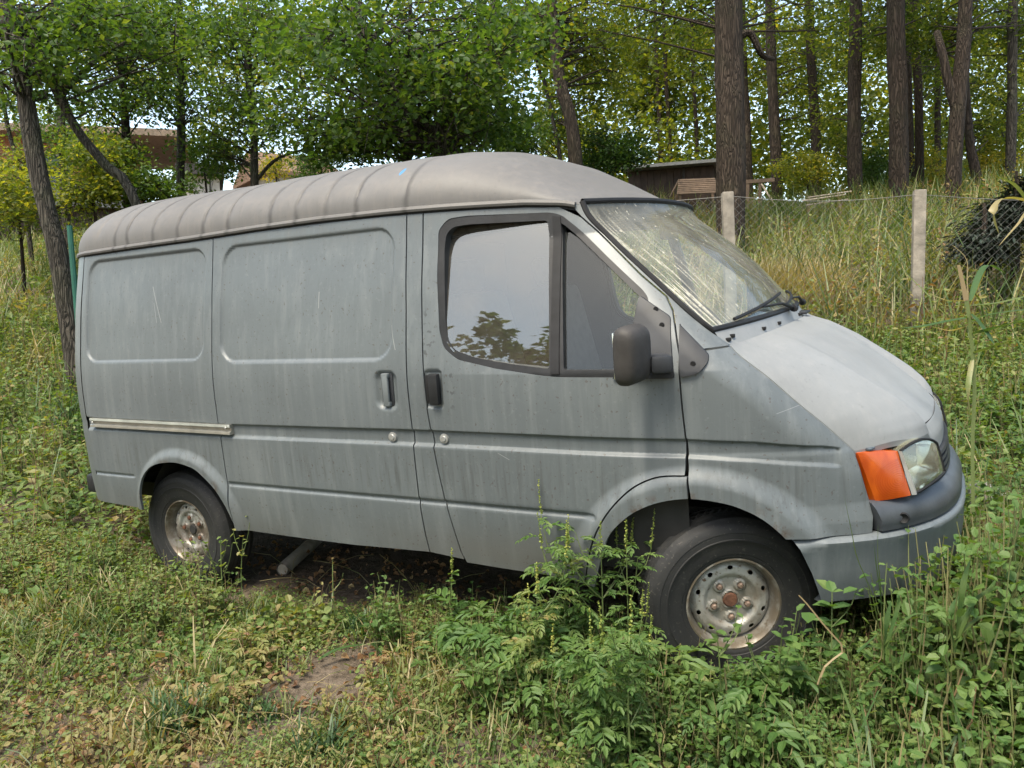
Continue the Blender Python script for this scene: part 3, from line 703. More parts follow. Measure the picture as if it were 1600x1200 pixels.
# ------------------------------------------------------------------ van materials
def van_paint(name, base, rough=0.42, dusty=0.35, chalk=(0.225, 0.24, 0.24), streak=1.0, marks=False, roof=False):
    t = NT(name)
    co = t.coords(scale=(9, 9, 0.55)); st = t.noise(co, 3.0, 6, 0.6)
    co2 = t.coords(); cl = t.noise(co2, 1.7, 4, 0.6); fine = t.noise(co2, 60, 3, 0.6)
    dark = tuple(v * 0.72 for v in base)
    c = t.mix(t.math('MULTIPLY', t.ramp(cl, [(0.3, 0.0), (0.7, 1.0)]), 0.7), base, dark)
    sf = t.math('MULTIPLY', t.ramp(st, [(0.48, 0.0), (0.85, 1.0)]), dusty * streak)
    c = t.mix(sf, c, chalk)
    st2 = t.noise(t.coords(scale=(26, 26, 1.1), loc=(3, 1, 0)), 2.0, 4, 0.6)
    c = t.mix(t.math('MULTIPLY', t.ramp(st2, [(0.55, 0.0), (0.8, 1.0)]), 0.3 * streak), c, tuple(v * 0.45 for v in base))
    c = t.mix(t.math('MULTIPLY', t.ramp(fine, [(0.6, 0.0), (0.75, 1.0)]), 0.18), c, chalk)
    c = t.mix(t.math('MULTIPLY', t.ramp(fine, [(0.25, 1.0), (0.38, 0.0)]), 0.30), c, tuple(v * 0.4 for v in base))
    if marks:
        # rain-washed streaks under the mirror arm, mould spots around the door handle
        for lo, hi, s, f in (((-.315, .60), (-.25, 1.15), (.02, .2), .55), ((-.235, .76), (-.175, 1.15), (.02, .2), .40), ((-2.36, .40), (-2.0, .95), (.15, .2), .25)):
            c = t.mix(t.math('MULTIPLY', t.box_mask(lo, hi, s), f * 0.6), c, chalk)
        sp = t.ramp(t.noise(t.coords(loc=(5, 2, 1)), 42, 2, 0.4), [(0.585, 0.0), (0.64, 1.0)])
        for lo, hi in (((-1.175, 1.17), (-1.10, 1.42)), ((-1.075, 1.0), (-1.01, 1.2))):
            c = t.mix(t.math('MULTIPLY', t.math('MULTIPLY', t.box_mask(lo, hi, (.02, .04)), sp), 0.75), c, (.045, .05, .052))
        lo_d = t.box_mask((-4, .2), (.7, .62), (.1, .22))
        c = t.mix(t.math('MULTIPLY', t.math('MULTIPLY', lo_d, t.ramp(cl, [(0.3, 0.25), (0.7, 1.0)])), 0.6), c, (.085, .078, .066))
        # rust blooming along the folded arch lips, grime held under the drip rail and along the waist crease
        tr = t.n('ShaderNodeTexCoord'); sr = t.n('ShaderNodeSeparateXYZ'); t.l(tr.outputs['Object'], sr.inputs[0])
        for cx_, cz_, ra in ((AFC_[0], AFC_[1], .386), (ARC_[0], ARC_[1], .332)):
            dd_ = t.math('SQRT', t.math('ADD', t.math('POWER', t.math('SUBTRACT', sr.outputs[0], cx_), 2.0), t.math('POWER', t.math('SUBTRACT', sr.outputs[2], cz_), 2.0)))
            m_ = t.math('MULTIPLY', t.ramp(t.math('SUBTRACT', dd_, ra), [(0.0, 1.0), (.035, 0.0)]), t.ramp(t.noise(co2, 13, 5, .7), [(.54, 0.0), (.63, 1.0)]))
            c = t.mix(t.math('MULTIPLY', m_, .8), c, (.060, .036, .022))
        gr = t.math('MULTIPLY', t.box_mask((-4, 1.66), (.0, 1.9), (.05, .11)), t.ramp(st, [(.40, 0.0), (.62, 1.0)])); c = t.mix(t.math('MULTIPLY', gr, .32), c, (.060, .060, .055))
        gr = t.math('MULTIPLY', t.box_mask((-4, .60), (.7, .86), (.05, .10)), t.ramp(st2, [(.48, 0.0), (.68, 1.0)])); c = t.mix(t.math('MULTIPLY', gr, .35), c, (.050, .051, .048))
        ch = t.ramp(t.noise(t.coords(loc=(9, 4, 2)), 85, 2, .3), [(.70, 0.0), (.73, 1.0)]); c = t.mix(t.math('MULTIPLY', ch, .5), c, (.05, .035, .025))
        # a few short straight scratches
        for x0, z0, dx, hh, wd in ((-2.79, 1.50, .05, .09, .003), (-2.80, 1.46, .03, .05, .002), (-1.72, 1.47, -.002, .035, .003), (-.82, .835, .25, .012, .004), (-1.31, 1.30, .03, .05, .003), (.23, 1.02, -.4, .02, .004)):
            wd *= .7; tq = t.n('ShaderNodeTexCoord'); sq = t.n('ShaderNodeSeparateXYZ'); t.l(tq.outputs['Object'], sq.inputs[0])
            lx = t.math('SUBTRACT', sq.outputs[0], x0); lz = t.math('SUBTRACT', sq.outputs[2], z0)
            a1 = t.math('LESS_THAN', t.math('ABSOLUTE', t.math('SUBTRACT', lx, t.math('MULTIPLY', lz, -dx * 8))), wd); a2 = t.math('LESS_THAN', t.math('ABSOLUTE', lz), hh)
            c = t.mix(t.math('MULTIPLY', t.math('MULTIPLY', a1, a2), .38), c, (.36, .37, .36))
    if roof:
        tc = t.n('ShaderNodeTexCoord'); sx = t.n('ShaderNodeSeparateXYZ'); t.l(tc.outputs['Object'], sx.inputs[0])
        for x0, z0, r, colr in ((-1.335, 1.975, .012, (.05, .17, .33)), (-2.03, 1.985, .010, (.08, .08, .08))):
            d = t.math('ADD', t.math('POWER', t.math('MULTIPLY', t.math('SUBTRACT', sx.outputs[0], x0), 1.3), 2.0), t.math('POWER', t.math('MULTIPLY', t.math('SUBTRACT', sx.outputs[2], z0), .75), 2.0))
            d = t.math('ADD', d, t.math('MULTIPLY', t.math('SUBTRACT', t.noise(co2, 70, 3), .5), r * r * 1.5))
            m = t.math('MULTIPLY', t.math('LESS_THAN', d, r * r), t.math('LESS_THAN', sx.outputs[1], 0.0))
            c = t.mix(m, c, colr)
        # grime settled in the creases between the pressed ribs
        for xr in RIBS:
            g = t.math('ABSOLUTE', t.math('SUBTRACT', t.math('ADD', sx.outputs[0], t.math('MULTIPLY', t.math('SUBTRACT', t.noise(co2, 9, 3), .5), .035)), xr))
            g = t.math('MULTIPLY', t.ramp(g, [(0.003, 1.0), (0.019, 0.0)]), t.ramp(t.noise(co2, 5, 3), [(0.3, 0.45), (0.55, 1.0)]))
            c = t.mix(t.math('MULTIPLY', g, .8), c, (.045, .042, .04))
    t.l(c, t.b.inputs['Base Color'])
    rr = t.math('ADD', t.math('MULTIPLY', cl, 0.25), rough - 0.12)
    rr = t.math('ADD', rr, t.math('MULTIPLY', sf, 0.3)); t.l(rr, t.b.inputs['Roughness'])
    t.b.inputs['Specular IOR Level'].default_value = 0.45
    t.bump(t.noise(co2, 260, 2), 0.06, 0.002)
    return t.m

AFC_, ARC_ = (-.098, .335), (-2.69, .39)
RIBS = [-3.13, -3.03, -2.83, -2.645, -2.46, -2.29, -2.02, -1.86, -1.69, -1.52, -1.265]
M_SIDE = van_paint('weathered_grey_paint', (.108, .123, .130), marks=True)
M_ROOF = van_paint('dusty_roof_paint', (.120, .115, .110), rough=.6, dusty=.6, chalk=(.180, .162, .148), streak=.8, roof=True)
M_HOOD = van_paint('chalky_bonnet_paint', (.205, .213, .215), rough=.55, dusty=.5, chalk=(.30, .295, .28), streak=.5)
M_BUMP = van_paint('scuffed_bumper_paint', (.118, .134, .142), rough=.42, dusty=.4)
M_BLACKPL = plain('black_plastic', (.014, .0145, .016), .55, var=.35, scale=14, bump=.08, spec=.3)
M_GREYPL = plain('dark_grey_plastic', (.024, .026, .030), .5, var=.3, scale=10, spec=.3)
M_BROWNPL = plain('faded_brown_plastic', (.036, .033, .031), .6, var=.3, scale=12, bump=.12, spec=.3)
M_RUBBER = plain('black_rubber', (.011, .011, .012), .65, var=.3, scale=20, spec=.25)
M_DARK = plain('dark_underbody', (.018, .017, .016), .85, var=.4, scale=8)
M_STEEL = plain('dull_steel', (.33, .33, .32), .42, .6, .2, 12)
M_CHROME = plain('bare_metal_rail', (.42, .41, .37), .33, .8, .3, 9)
M_RUST = plain('rusty_iron', (.10, .042, .022), .8, 0, .5, 18, .4)
M_SEAT = plain('grey_beige_seat_cloth', (.09, .078, .062), .9, 0, .2, 20)
M_TRIM = plain('cab_trim', (.13, .135, .14), .75, 0, .2, 6)
M_DOORIN = plain('door_inner_paint', (.24, .27, .33), .4, 0, .1, 5)

def tyre_mat():
    t = NT('dusty_tyre'); co = t.coords()
    nz = t.noise(co, 9, 5); f = t.noise(co, 90, 3)
    c = t.ramp(nz, [(0.3, (.007, .007, .0075)), (0.58, (.011, .011, .011)), (0.85, (.036, .033, .028))])
    c = t.mix(t.math('MULTIPLY', t.ramp(f, [(0.62, 0.0), (0.72, 1.0)]), .35), c, (.13, .12, .10))
    t.l(c, t.b.inputs['Base Color']); t.b.inputs['Roughness'].default_value = .72
    t.bump(f, .2, .004); return t.m
M_TYRE = tyre_mat()

def rim_mat(name, rust):
    t = NT(name); co = t.coords()
    a = t.noise(co, 14, 6, .65); b = t.noise(co, 55, 4, .6)
    c = t.mix(t.ramp(a, [(.35, 0.0), (.65, 1.0)]), (.40, .395, .365), (.30, .29, .26))
    c = t.mix(t.ramp(b, [(0.60, 0.0), (0.68, 1.0)]), c, (.11, .065, .035))
    # rust grows from the flange and round the hub
    tc = t.n('ShaderNodeTexCoord'); sp = t.n('ShaderNodeSeparateXYZ'); t.l(tc.outputs['Object'], sp.inputs[0])
    r = t.math('SQRT', t.math('ADD', t.math('POWER', sp.outputs[0], 2.0), t.math('POWER', sp.outputs[2], 2.0)))
    edge = t.ramp(r, [(.139, 0.0), (.152, 1.0)])
    c = t.mix(t.math('MULTIPLY', edge, t.ramp(a, [(.32, 0.35), (.52, 1.0)])), c, (.095, .075, .052))
    c = t.mix(t.math('MULTIPLY', t.ramp(t.noise(co, 4, 5), [(.42, 0.0), (.6, 1.0)]), .45), c, (.13, .115, .09))
    if rust > 0:
        inner = t.math('MULTIPLY', t.ramp(r, [(.06, 1.0), (.145, 0.35)]), t.ramp(a, [(.40, 0.0), (.56, 1.0)]))
        c = t.mix(t.math('MULTIPLY', inner, rust), c, (.085, .052, .033))
        c = t.mix(t.math('MULTIPLY', t.ramp(t.noise(co, 7, 4), [(.5, 0.0), (.6, 1.0)]), rust * .7), c, (.12, .10, .08))
    else:
        c = t.mix(t.math('MULTIPLY', t.ramp(a, [(.47, 0.0), (.62, 1.0)]), .5), c, (.15, .12, .085))
        c = t.mix(t.math('MULTIPLY', t.ramp(r, [(.07, 1.0), (.10, 0.0)]), .35), c, (.17, .15, .115))
    t.l(c, t.b.inputs['Base Color']); t.b.inputs['Roughness'].default_value = .42; t.b.inputs['Metallic'].default_value = .25
    t.bump(b, .1, .003); return t.m
M_RIM = rim_mat('silver_rim', 0.0)
M_RIM_R = rim_mat('rust_stained_rim', .85)

def glass_mat(name, tint, refl, dust, dust_col=(.32, .31, .28), streaks=False):
    """dusty pane: clear film + mirror-like film + settled dust"""
    t = NT(name); t.N.remove(t.b)
    tr = t.n('ShaderNodeBsdfTransparent'); tr.inputs[0].default_value = (*tint, 1)
    gl = t.n('ShaderNodeBsdfGlossy'); gl.inputs['Roughness'].default_value = .015; gl.inputs['Color'].default_value = (.88, .95, .93, 1)
    df = t.n('ShaderNodeBsdfDiffuse'); df.inputs['Color'].default_value = (*dust_col, 1)
    fr = t.n('ShaderNodeFresnel'); fr.inputs['IOR'].default_value = 1.52
    f = t.math('ADD', t.math('MULTIPLY', fr.outputs[0], .8 if streaks else 1.15), refl)
    m1 = t.n('ShaderNodeMixShader'); t.l(f, m1.inputs[0]); t.l(tr.outputs[0], m1.inputs[1]); t.l(gl.outputs[0], m1.inputs[2])
    co = t.coords(); nz = t.noise(co, 5, 5, .6)
    d = t.math('MULTIPLY', t.ramp(nz, [(.3, .35), (.7, 1.0)]), dust)
    if streaks:
        # dried run-off marks that follow the slope of the screen
        mp = t.n('ShaderNodeMapping', vector_type='TEXTURE'); tc = t.n('ShaderNodeTexCoord'); t.l(tc.outputs['Object'], mp.inputs[0])
        mp.inputs['Rotation'].default_value = (0, R_(44), R_(-9)); mp.inputs['Scale'].default_value = (1.4, .034, .034)
        s = t.noise(mp.outputs[0], 2.6, 5, .6); s2 = t.noise(co, 70, 3, .6)
        tc2 = t.n('ShaderNodeSeparateXYZ'); t.l(tc.outputs['Object'], tc2.inputs[0])
        # runs start at the screen's lower near edge: y + .33 x gives the distance in from that edge
        e = t.math('ADD', tc2.outputs[1], t.math('MULTIPLY', tc2.outputs[0], .16))
        yy = t.n('ShaderNodeMapRange'); t.l(e, yy.inputs[0]); yy.inputs[1].default_value = -.46; yy.inputs[2].default_value = -.78
        st = t.math('MULTIPLY', t.ramp(s, [(.50, 0.0), (.60, 1.0)]), t.math('MULTIPLY', yy.outputs[0], .8))
        zz_ = t.n('ShaderNodeMapRange'); t.l(tc2.outputs[2], zz_.inputs[0]); zz_.inputs[1].default_value = 1.72; zz_.inputs[2].default_value = 1.46; zz_.inputs[3].default_value = .25
        st = t.math('MULTIPLY', st, zz_.outputs[0])
        st = t.math('MULTIPLY', st, t.ramp(s2, [(.3, .35), (.55, 1.0)]))
        sp_ = t.math('MULTIPLY', t.ramp(t.noise(co, 48, 2, .5), [(.66, 0.0), (.72, 1.0)]), .35)
        d = t.math('ADD', t.math('ADD', d, st), sp_)
    d = t.math('MINIMUM', d, .9)
    m2 = t.n('ShaderNodeMixShader'); t.l(d, m2.inputs[0]); t.l(m1.outputs[0], m2.inputs[1]); t.l(df.outputs[0], m2.inputs[2])
    t.l(m2.outputs[0], t.out.inputs[0]); return t.m
M_GLASS = glass_mat('dusty_side_glass', (.48, .50, .50), .10, .15, (.32, .275, .215))
M_GLASS_Q = glass_mat('quarter_light_glass', (.80, .84, .82), .0, .03)
M_GLASS_FAR = glass_mat('far_window_glass', (.92, .95, .94), .0, .04)
M_WS = glass_mat('streaked_windscreen_glass', (.88, .92, .86), .0, .26, (.47, .45, .37), streaks=True)

def amber_mat():
    t = NT('amber_lens'); b = t.b
    tcx = t.n('ShaderNodeTexCoord'); sx = t.n('ShaderNodeSeparateXYZ'); t.l(tcx.outputs['Object'], sx.inputs[0])
    ax = t.math('SUBTRACT', sx.outputs[0], .515); az = t.math('SUBTRACT', sx.outputs[2], .745)
    rr = t.math('SQRT', t.math('ADD', t.math('POWER', ax, 2.0), t.math('POWER', az, 2.0)))
    arcs = t.math('SINE', t.math('MULTIPLY', rr, 900.0)); grid = t.math('MULTIPLY', t.math('SINE', t.math('MULTIPLY', sx.outputs[0], 1100.0)), t.math('SINE', t.math('MULTIPLY', sx.outputs[2], 1100.0)))
    fld = t.math('LESS_THAN', rr, .068); big = t.noise(t.coords('Object', (1, 1, .5)), 18, 3)
    hgt = t.math('ADD', t.math('MULTIPLY', fld, arcs), t.math('MULTIPLY', t.math('SUBTRACT', 1.0, fld), grid))
    b.inputs['Base Color'].default_value = (.55, .10, .008, 1); b.inputs['Roughness'].default_value = .18
    b.inputs['Coat Weight'].default_value = .6
    t.bump(hgt, .2, .001)
    c2 = t.mix(t.ramp(big, [(.35, 0.0), (.65, 1.0)]), (.56, .105, .008), (.38, .055, .005))
    c2 = t.mix(t.math('MULTIPLY', fld, .45), c2, (.34, .040, .004)); c2 = t.mix(t.math('MULTIPLY', t.ramp(hgt, [(.3, 0.0), (1.0, 1.0)]), .12), c2, (.70, .22, .03)); t.l(c2, b.inputs['Base Color'])
    tr = t.n('ShaderNodeBsdfTranslucent'); tr.inputs[0].default_value = (.9, .20, .01, 1)
    mx = t.n('ShaderNodeMixShader'); mx.inputs[0].default_value = .25
    t.l(b.outputs[0], mx.inputs[1]); t.l(tr.outputs[0], mx.inputs[2]); t.l(mx.outputs[0], t.out.inputs[0]); return t.m
M_AMBER = amber_mat()
M_LENS = glass_mat('headlight_lens', (.90, .93, .86), .10, .18, (.56, .53, .36))
t_ = NT('headlight_reflector'); t_.b.inputs['Base Color'].default_value = (.85, .85, .80, 1); t_.b.inputs['Metallic'].default_value = .9; t_.b.inputs['Roughness'].default_value = .2
M_REFL = t_.m

# ------------------------------------------------------------------ van: pressed side sheet
def sst(x, a, b):
    t = np.clip((x - a) / (b - a), 0, 1); return t * t * (3 - 2 * t)
def rrect_sd(x, z, x0, x1, z0, z1, r):
    cx, cz = (x0 + x1) / 2, (z0 + z1) / 2
    qx = np.abs(x - cx) - (x1 - x0) / 2 + r; qz = np.abs(z - cz) - (z1 - z0) / 2 + r
    return np.hypot(np.maximum(qx, 0), np.maximum(qz, 0)) + np.minimum(np.maximum(qx, qz), 0) - r
SWX = [-3.5, -2.3, -1.25, -.12, .10, .30, .36]
SWU = [.932, .920, .926, .921, .909, .882, .866]
SWL = [.872, .858, .865, .860, .845, .819, .806]
AFC, AFR = (-.098, .335), .382
ARC, ARR = (-2.69, .39), .328
def relief(x, z):
    R = 0.0022 * np.sin(2.1 * x + 1.3) * np.sin(3.3 * z + .4) + .0012 * np.sin(5.3 * x - 2.2 * z) + .0006 * np.sin(11 * x + 7 * z)
    for (x0, x1, z0, z1, r) in ((-3.345, -2.435, 1.222, 1.752, .085), (-2.322, -1.315, 1.209, 1.748, .095)):
        R = R - .011 * sst(-rrect_sd(x, z, x0, x1, z0, z1, r), -.004, .011)
    u = np.interp(x, SWX, SWU); l = np.interp(x, SWX, SWL)
    band = sst(u - z, -.002, .007) * sst(z - l, -.006, .008) * sst(.352 - x, -.004, .02)
    R = R - .011 * band
    R = R + .004 * sst(.865 - z, -.005, .01) * sst(x, -4, -3.9)
    for (x0, x1, z0, z1) in ((-2.36, -.452, .616, .637), (-3.5, -3.056, .615, .631)):
        sd = rrect_sd(x, z, x0, x1, z0, z1, .009)
        R = R - .008 * sst(-sd, -.004, .008)
    d = np.hypot(x - AFC[0], z - AFC[1]); R = R + .030 * sst(.500 - d, 0, .07) * sst(z, .2, .3)
    d = np.hypot((x - ARC[0]), z - ARC[1]); R = R + .022 * sst(.405 - d, 0, .055)
    # dished recess behind the sliding door handle, small one behind the cab door handle
    R = R - .016 * sst(-rrect_sd(x, z, -1.412, -1.296, 1.005, 1.168, .04), -.004, .022)
    R = R - .010 * sst(-rrect_sd(x, z, -1.163, -1.075, 1.015, 1.17, .02), -.002, .01)
    return R
def side_pt(x, z, off=0.0, rel=1.0):
    x = np.asarray(x, float); z = np.asarray(z, float)
    return np.stack([x, -(S(x, z) + rel * relief(x, z) + off), z], -1)
def side_nrm(x, z, off=0.0, rel=1.0):
    e = .0025
    a = side_pt(x + e, z, off, rel) - side_pt(x - e, z, off, rel); b = side_pt(x, z + e, off, rel) - side_pt(x, z - e, off, rel)
    n = np.cross(a, b); return n / np.linalg.norm(n, axis=-1)[:, None]

def resample(P, step, closed=True):
    P = np.asarray(P, float); Q = np.vstack([P, P[:1]]) if closed else P
    out = []
    for a, b in zip(Q[:-1], Q[1:]):
        n = max(1, int(math.ceil(np.linalg.norm(b - a) / step)))
        out.append(a + (b - a) * np.linspace(0, 1, n, endpoint=False)[:, None])
    out = np.vstack(out)
    return out if closed else np.vstack([out, P[-1:]])
def rounded(P, r, k=5):
    """closed polygon with filleted corners; r one radius or one per corner"""
    P = np.asarray(P, float); n = len(P); r = np.broadcast_to(r, n); out = []
    for i in range(n):
        a, b, c = P[i - 1], P[i], P[(i + 1) % n]; la, lc = np.linalg.norm(a - b), np.linalg.norm(c - b)
        q = min(r[i], la * .45, lc * .45)
        if q < 1e-4: out.append(b); continue
        p0 = b + (a - b) / la * q; p1 = b + (c - b) / lc * q
        for t in np.linspace(0, 1, k): out.append((1 - t) ** 2 * p0 + 2 * t * (1 - t) * b + t * t * p1)
    return np.array(out)
def area2(P): return .5 * np.sum(P[:, 0] * np.roll(P[:, 1], -1) - np.roll(P[:, 0], -1) * P[:, 1])
def inset(P, d):
    P = np.asarray(P, float)
    if area2(P) < 0: P = P[::-1]
    e = np.roll(P, -1, 0) - P; e /= np.linalg.norm(e, axis=1)[:, None] + 1e-12
    n = np.stack([-e[:, 1], e[:, 0]], 1); m = n + np.roll(n, 1, 0)
    m /= np.maximum((m * m).sum(1), 1.0)[:, None] / 2 + 1e-9
    return P + d * m
def inside(P, x, z):
    c = np.zeros(x.shape, bool); j = len(P) - 1
    for i in range(len(P)):
        a, b = P[i], P[j]
        if a[1] != b[1]:
            c ^= ((a[1] > z) != (b[1] > z)) & (x < (b[0] - a[0]) * (z - a[1]) / (b[1] - a[1]) + a[0])
        j = i
    return c
def dist_poly(P, x, z):
    d = np.full(x.shape, 9.0); Q = np.roll(P, -1, 0)
    for a, b in zip(P, Q):
        e = b - a; t = np.clip(((x - a[0]) * e[0] + (z - a[1]) * e[1]) / (e @ e + 1e-12), 0, 1)
        d = np.minimum(d, np.hypot(x - a[0] - t * e[0], z - a[1] - t * e[1]))
    return d

def sheet(name, outline, mat, parent, holes=(), step=.010, gap=.003, flange=.014, mapf=side_pt, nrmf=side_nrm, mirror=False, fl_dir=(0, 1, 0), thick_in=True, **kw):
    """one pressed panel: 2-D outline (x, z) meshed and laid on the van surface, edges folded inwards"""
    loops = [resample(inset(np.asarray(outline, float), gap), step * 1.2)]
    for h in holes:
        h = np.asarray(h, float); h = h if area2(h) > 0 else h[::-1]
        loops.append(resample(inset(h, -gap), step * 1.2))
    lo = loops[0].min(0); hi = loops[0].max(0)
    gx, gz = np.meshgrid(np.arange(lo[0], hi[0], step), np.arange(lo[1], hi[1], step)); gx = gx.ravel() ; gz = gz.ravel()
    keep = inside(loops[0], gx, gz)
    for h in loops[1:]: keep &= ~inside(h, gx, gz)
    gx, gz = gx[keep], gz[keep]
    for L in loops:
        k = dist_poly(L, gx, gz) > step * .6; gx, gz = gx[k], gz[k]
    if mapf is side_pt and step < .01:
        # extra rows of points that follow the pressed creases, so that their edges stay straight
        ex = []
        for zs_, offs in ((SWU, (-.003, .0005, .0035, .0075)), (SWL, (-.007, -.003, .001, .005, .009))):
            xs_ = np.arange(lo[0], min(hi[0], .355), .012)
            for o_ in offs: ex.append(np.stack([xs_, np.interp(xs_, SWX, zs_) + o_], 1))
        for z_ in (.612, .615, .618, .622, .631, .635, .638, .641): ex.append(np.stack([np.arange(lo[0], hi[0], .012), 0 * np.arange(lo[0], hi[0], .012) + z_], 1))
        ex = np.vstack(ex); k = inside(loops[0], ex[:, 0], ex[:, 1])
        for h in loops[1:]: k &= ~inside(h, ex[:, 0], ex[:, 1])
        ex = ex[k]
        for L in loops: ex = ex[dist_poly(L, ex[:, 0], ex[:, 1]) > step * .45]
        near = np.zeros(len(gx), bool)
        for zs_ in (SWU, SWL): near |= (np.abs(gz - np.interp(gx, SWX, zs_) - .002) < .010) & (gx < .355)
        near |= np.abs(gz - .617) < .010; near |= np.abs(gz - .636) < .010
        gx, gz = np.concatenate([gx[~near], ex[:, 0]]), np.concatenate([gz[~near], ex[:, 1]])
    pts = []; edges = []
    for L in loops:
        b = len(pts); n = len(L); pts += L.tolist(); edges += [(b + i, b + (i + 1) % n) for i in range(n)]
    nb = len(pts); allp = np.vstack([np.array(pts), np.stack([gx, gz], 1)])
    vs, _, fs, ov, _, _ = delaunay_2d_cdt([Vector(q) for q in allp.tolist()], edges, [], 0, 1e-6)
    vs = np.array([tuple(v) for v in vs]); fs = np.array([f for f in fs if len(f) == 3])
    cen = vs[fs].mean(1); k = inside(loops[0], cen[:, 0], cen[:, 1])
    for h in loops[1:]: k &= ~inside(h, cen[:, 0], cen[:, 1])
    fs = fs[k]
    V = mapf(vs[:, 0], vs[:, 1], **kw); N = nrmf(vs[:, 0], vs[:, 1], **kw)
    a = V[fs]; fn = np.cross(a[:, 1] - a[:, 0], a[:, 2] - a[:, 0])
    flip = (fn * N[fs[:, 0]]).sum(1) < 0; fs[flip] = fs[flip][:, ::-1]
    V = V.tolist(); N = N.tolist(); F = [tuple(f) for f in fs.tolist()]
    fd = np.array(fl_dir, float) * flange
    for li, L in enumerate(loops):
        P = mapf(L[:, 0], L[:, 1], **kw); n = len(L); b = len(V)
        Pb = P + fd
        t = np.roll(P, -1, 0) - np.roll(P, 1, 0); en = np.cross(t, fd); en /= np.linalg.norm(en, axis=1)[:, None] + 1e-9
        if li == 0: pass
        cx = P.mean(0); sgn = 1 if ((P - cx) * en).sum() > 0 else -1
        if li > 0: sgn = -sgn
        V += P.tolist() + Pb.tolist(); N += (en * sgn).tolist() * 2
        F += [(b + i, b + (i + 1) % n, b + n + (i + 1) % n, b + n + i) for i in range(n)]
    V = np.array(V); N = np.array(N)
    if mirror:
        V[:, 1] *= -1; N[:, 1] *= -1; F = [f[::-1] for f in F]
    # face winding to follow the stored normals
    F2 = []
    for f in F:
        q = np.cross(V[f[1]] - V[f[0]], V[f[2]] - V[f[0]])
        F2.append(f if q @ N[f[0]] >= 0 else tuple(f[::-1]))
    return mesh_np(name, V, F2, mat, parent, normals=N)

van = empty('panel_van', label='grey high-roof panel van with chalky bonnet and dusty windows, leaning among the weeds', cat='van')
VM = Matrix([[0.99983, -0.00542, -0.01775], [0.00436, 0.99822, -0.05953], [0.01804, 0.05944, 0.99807]])
van.matrix_world = VM.to_4x4()
VMn = np.array(VM)

def pane_map(region):
    # a pane is a single gently bowed sheet fitted to its opening
    q = np.asarray(region); xs, zs = np.meshgrid(np.linspace(q[:, 0].min(), q[:, 0].max(), 30), np.linspace(q[:, 1].min(), q[:, 1].max(), 30)); xs, zs = xs.ravel(), zs.ravel(); k = inside(q, xs, zs); xs, zs = xs[k], zs[k]
    A = np.stack([xs * 0 + 1, xs, zs], 1); c = np.zeros(6); c[:3] = np.linalg.lstsq(A, S(xs, zs) + .10 * (zs - 1.4) ** 2, rcond=None)[0]; c[5] = -.10; c[2] += .28; c[0] -= .10 * 1.96
    def mp(x, z, off=0.0, rel=0): x = np.asarray(x, float); z = np.asarray(z, float); return np.stack([x, -(c[0] + c[1] * x + c[2] * z + c[3] * x * x + c[4] * x * z + c[5] * z * z + off), z], -1)
    def nm(x, z, off=0.0, rel=0): n = np.stack([-(c[1] + 2 * c[3] * x + c[4] * z), -1 + 0 * x, -(c[2] + c[4] * x + 2 * c[5] * z)], -1); return n / np.linalg.norm(n, axis=-1)[:, None]
    return dict(mapf=mp, nrmf=nm)
ztop = lambda x: zg(np.asarray(x, float)) - .020
gapQ = [(-2.392, 1.781), (-2.377, 1.47), (-2.375, 1.111), (-2.373, .934), (-2.365, .865), (-2.366, .676), (-2.362, .531), (-2.347, .394)]
gapS = [(-1.26, 1.79), (-1.246, 1.419), (-1.243, 1.113), (-1.239, .93), (-1.241, .791), (-1.242, .666), (-1.241, .589), (-1.236, .482), (-1.226, .400)]
gapD = [(-1.185, 1.79), (-1.177, 1.491), (-1.164, 1.214), (-1.159, 1.113), (-1.156, 1.005), (-1.146, .914), (-1.133, .776), (-1.114, .637), (-1.092, .524), (-1.069, .419), (-1.05, .374)]
gapDF = [(-.623, 1.759), (-.554, 1.714), (-.443, 1.613), (-.301, 1.481), (-.206, 1.402), (-.175, 1.351), (-.159, 1.299), (-.133, 1.204), (-.125, 1.024), (-.118, .927), (-.120, .797)]
gapA = [(-.120, .797), (-.206, .791), (-.278, .764), (-.338, .720), (-.402, .649), (-.453, .567), (-.488, .476), (-.514, .362)]
archF = [(-.475, .351), (-.452, .43), (-.405, .555), (-.348, .622), (-.286, .668), (-.203, .703), (-.103, .718), (.005, .704), (.074, .678), (.129, .644), (.175, .600)]
archR = [(-2.343, .393), (-2.372, .480), (-2.41, .555), (-2.457, .615), (-2.54, .680), (-2.60, .703), (-2.685, .717), (-2.76, .714), (-2.839, .701), (-2.91, .672), (-2.976, .615), (-3.01, .54), (-3.018, .447)]
hoodgap = [(.012, 1.224), (.045, 1.191), (.131, 1.122), (.231, 1.021), (.296, .957), (.354, .892), (.388, .852)]
apil = [(-.557, 1.770), (-.520, 1.702), (-.398, 1.584), (-.261, 1.463), (-.135, 1.348), (-.051, 1.276), (.012, 1.224)]
fendfront = [(.388, .850), (.406, .792), (.425, .708), (.444, .630), (.441, .574)]
winframe = [(-1.115, 1.713), (-1.077, 1.753), (-1.0, 1.757), (-.675, 1.740), (-.631, 1.726), (-.568, 1.673), (-.43, 1.55), (-.285, 1.425), (-.262, 1.395), (-.262, 1.327), (-.285, 1.136), (-.356, 1.139), (-.569, 1.141), (-.641, 1.147), (-.832, 1.173), (-1.004, 1.209), (-1.065, 1.252), (-1.088, 1.318), (-1.109, 1.536)]
glass1 = [(-1.093, 1.64), (-1.088, 1.697), (-1.060, 1.724), (-1.0, 1.729), (-.680, 1.716), (-.605, 1.165), (-.775, 1.184), (-.932, 1.211), (-1.020, 1.240), (-1.055, 1.285), (-1.070, 1.36)]
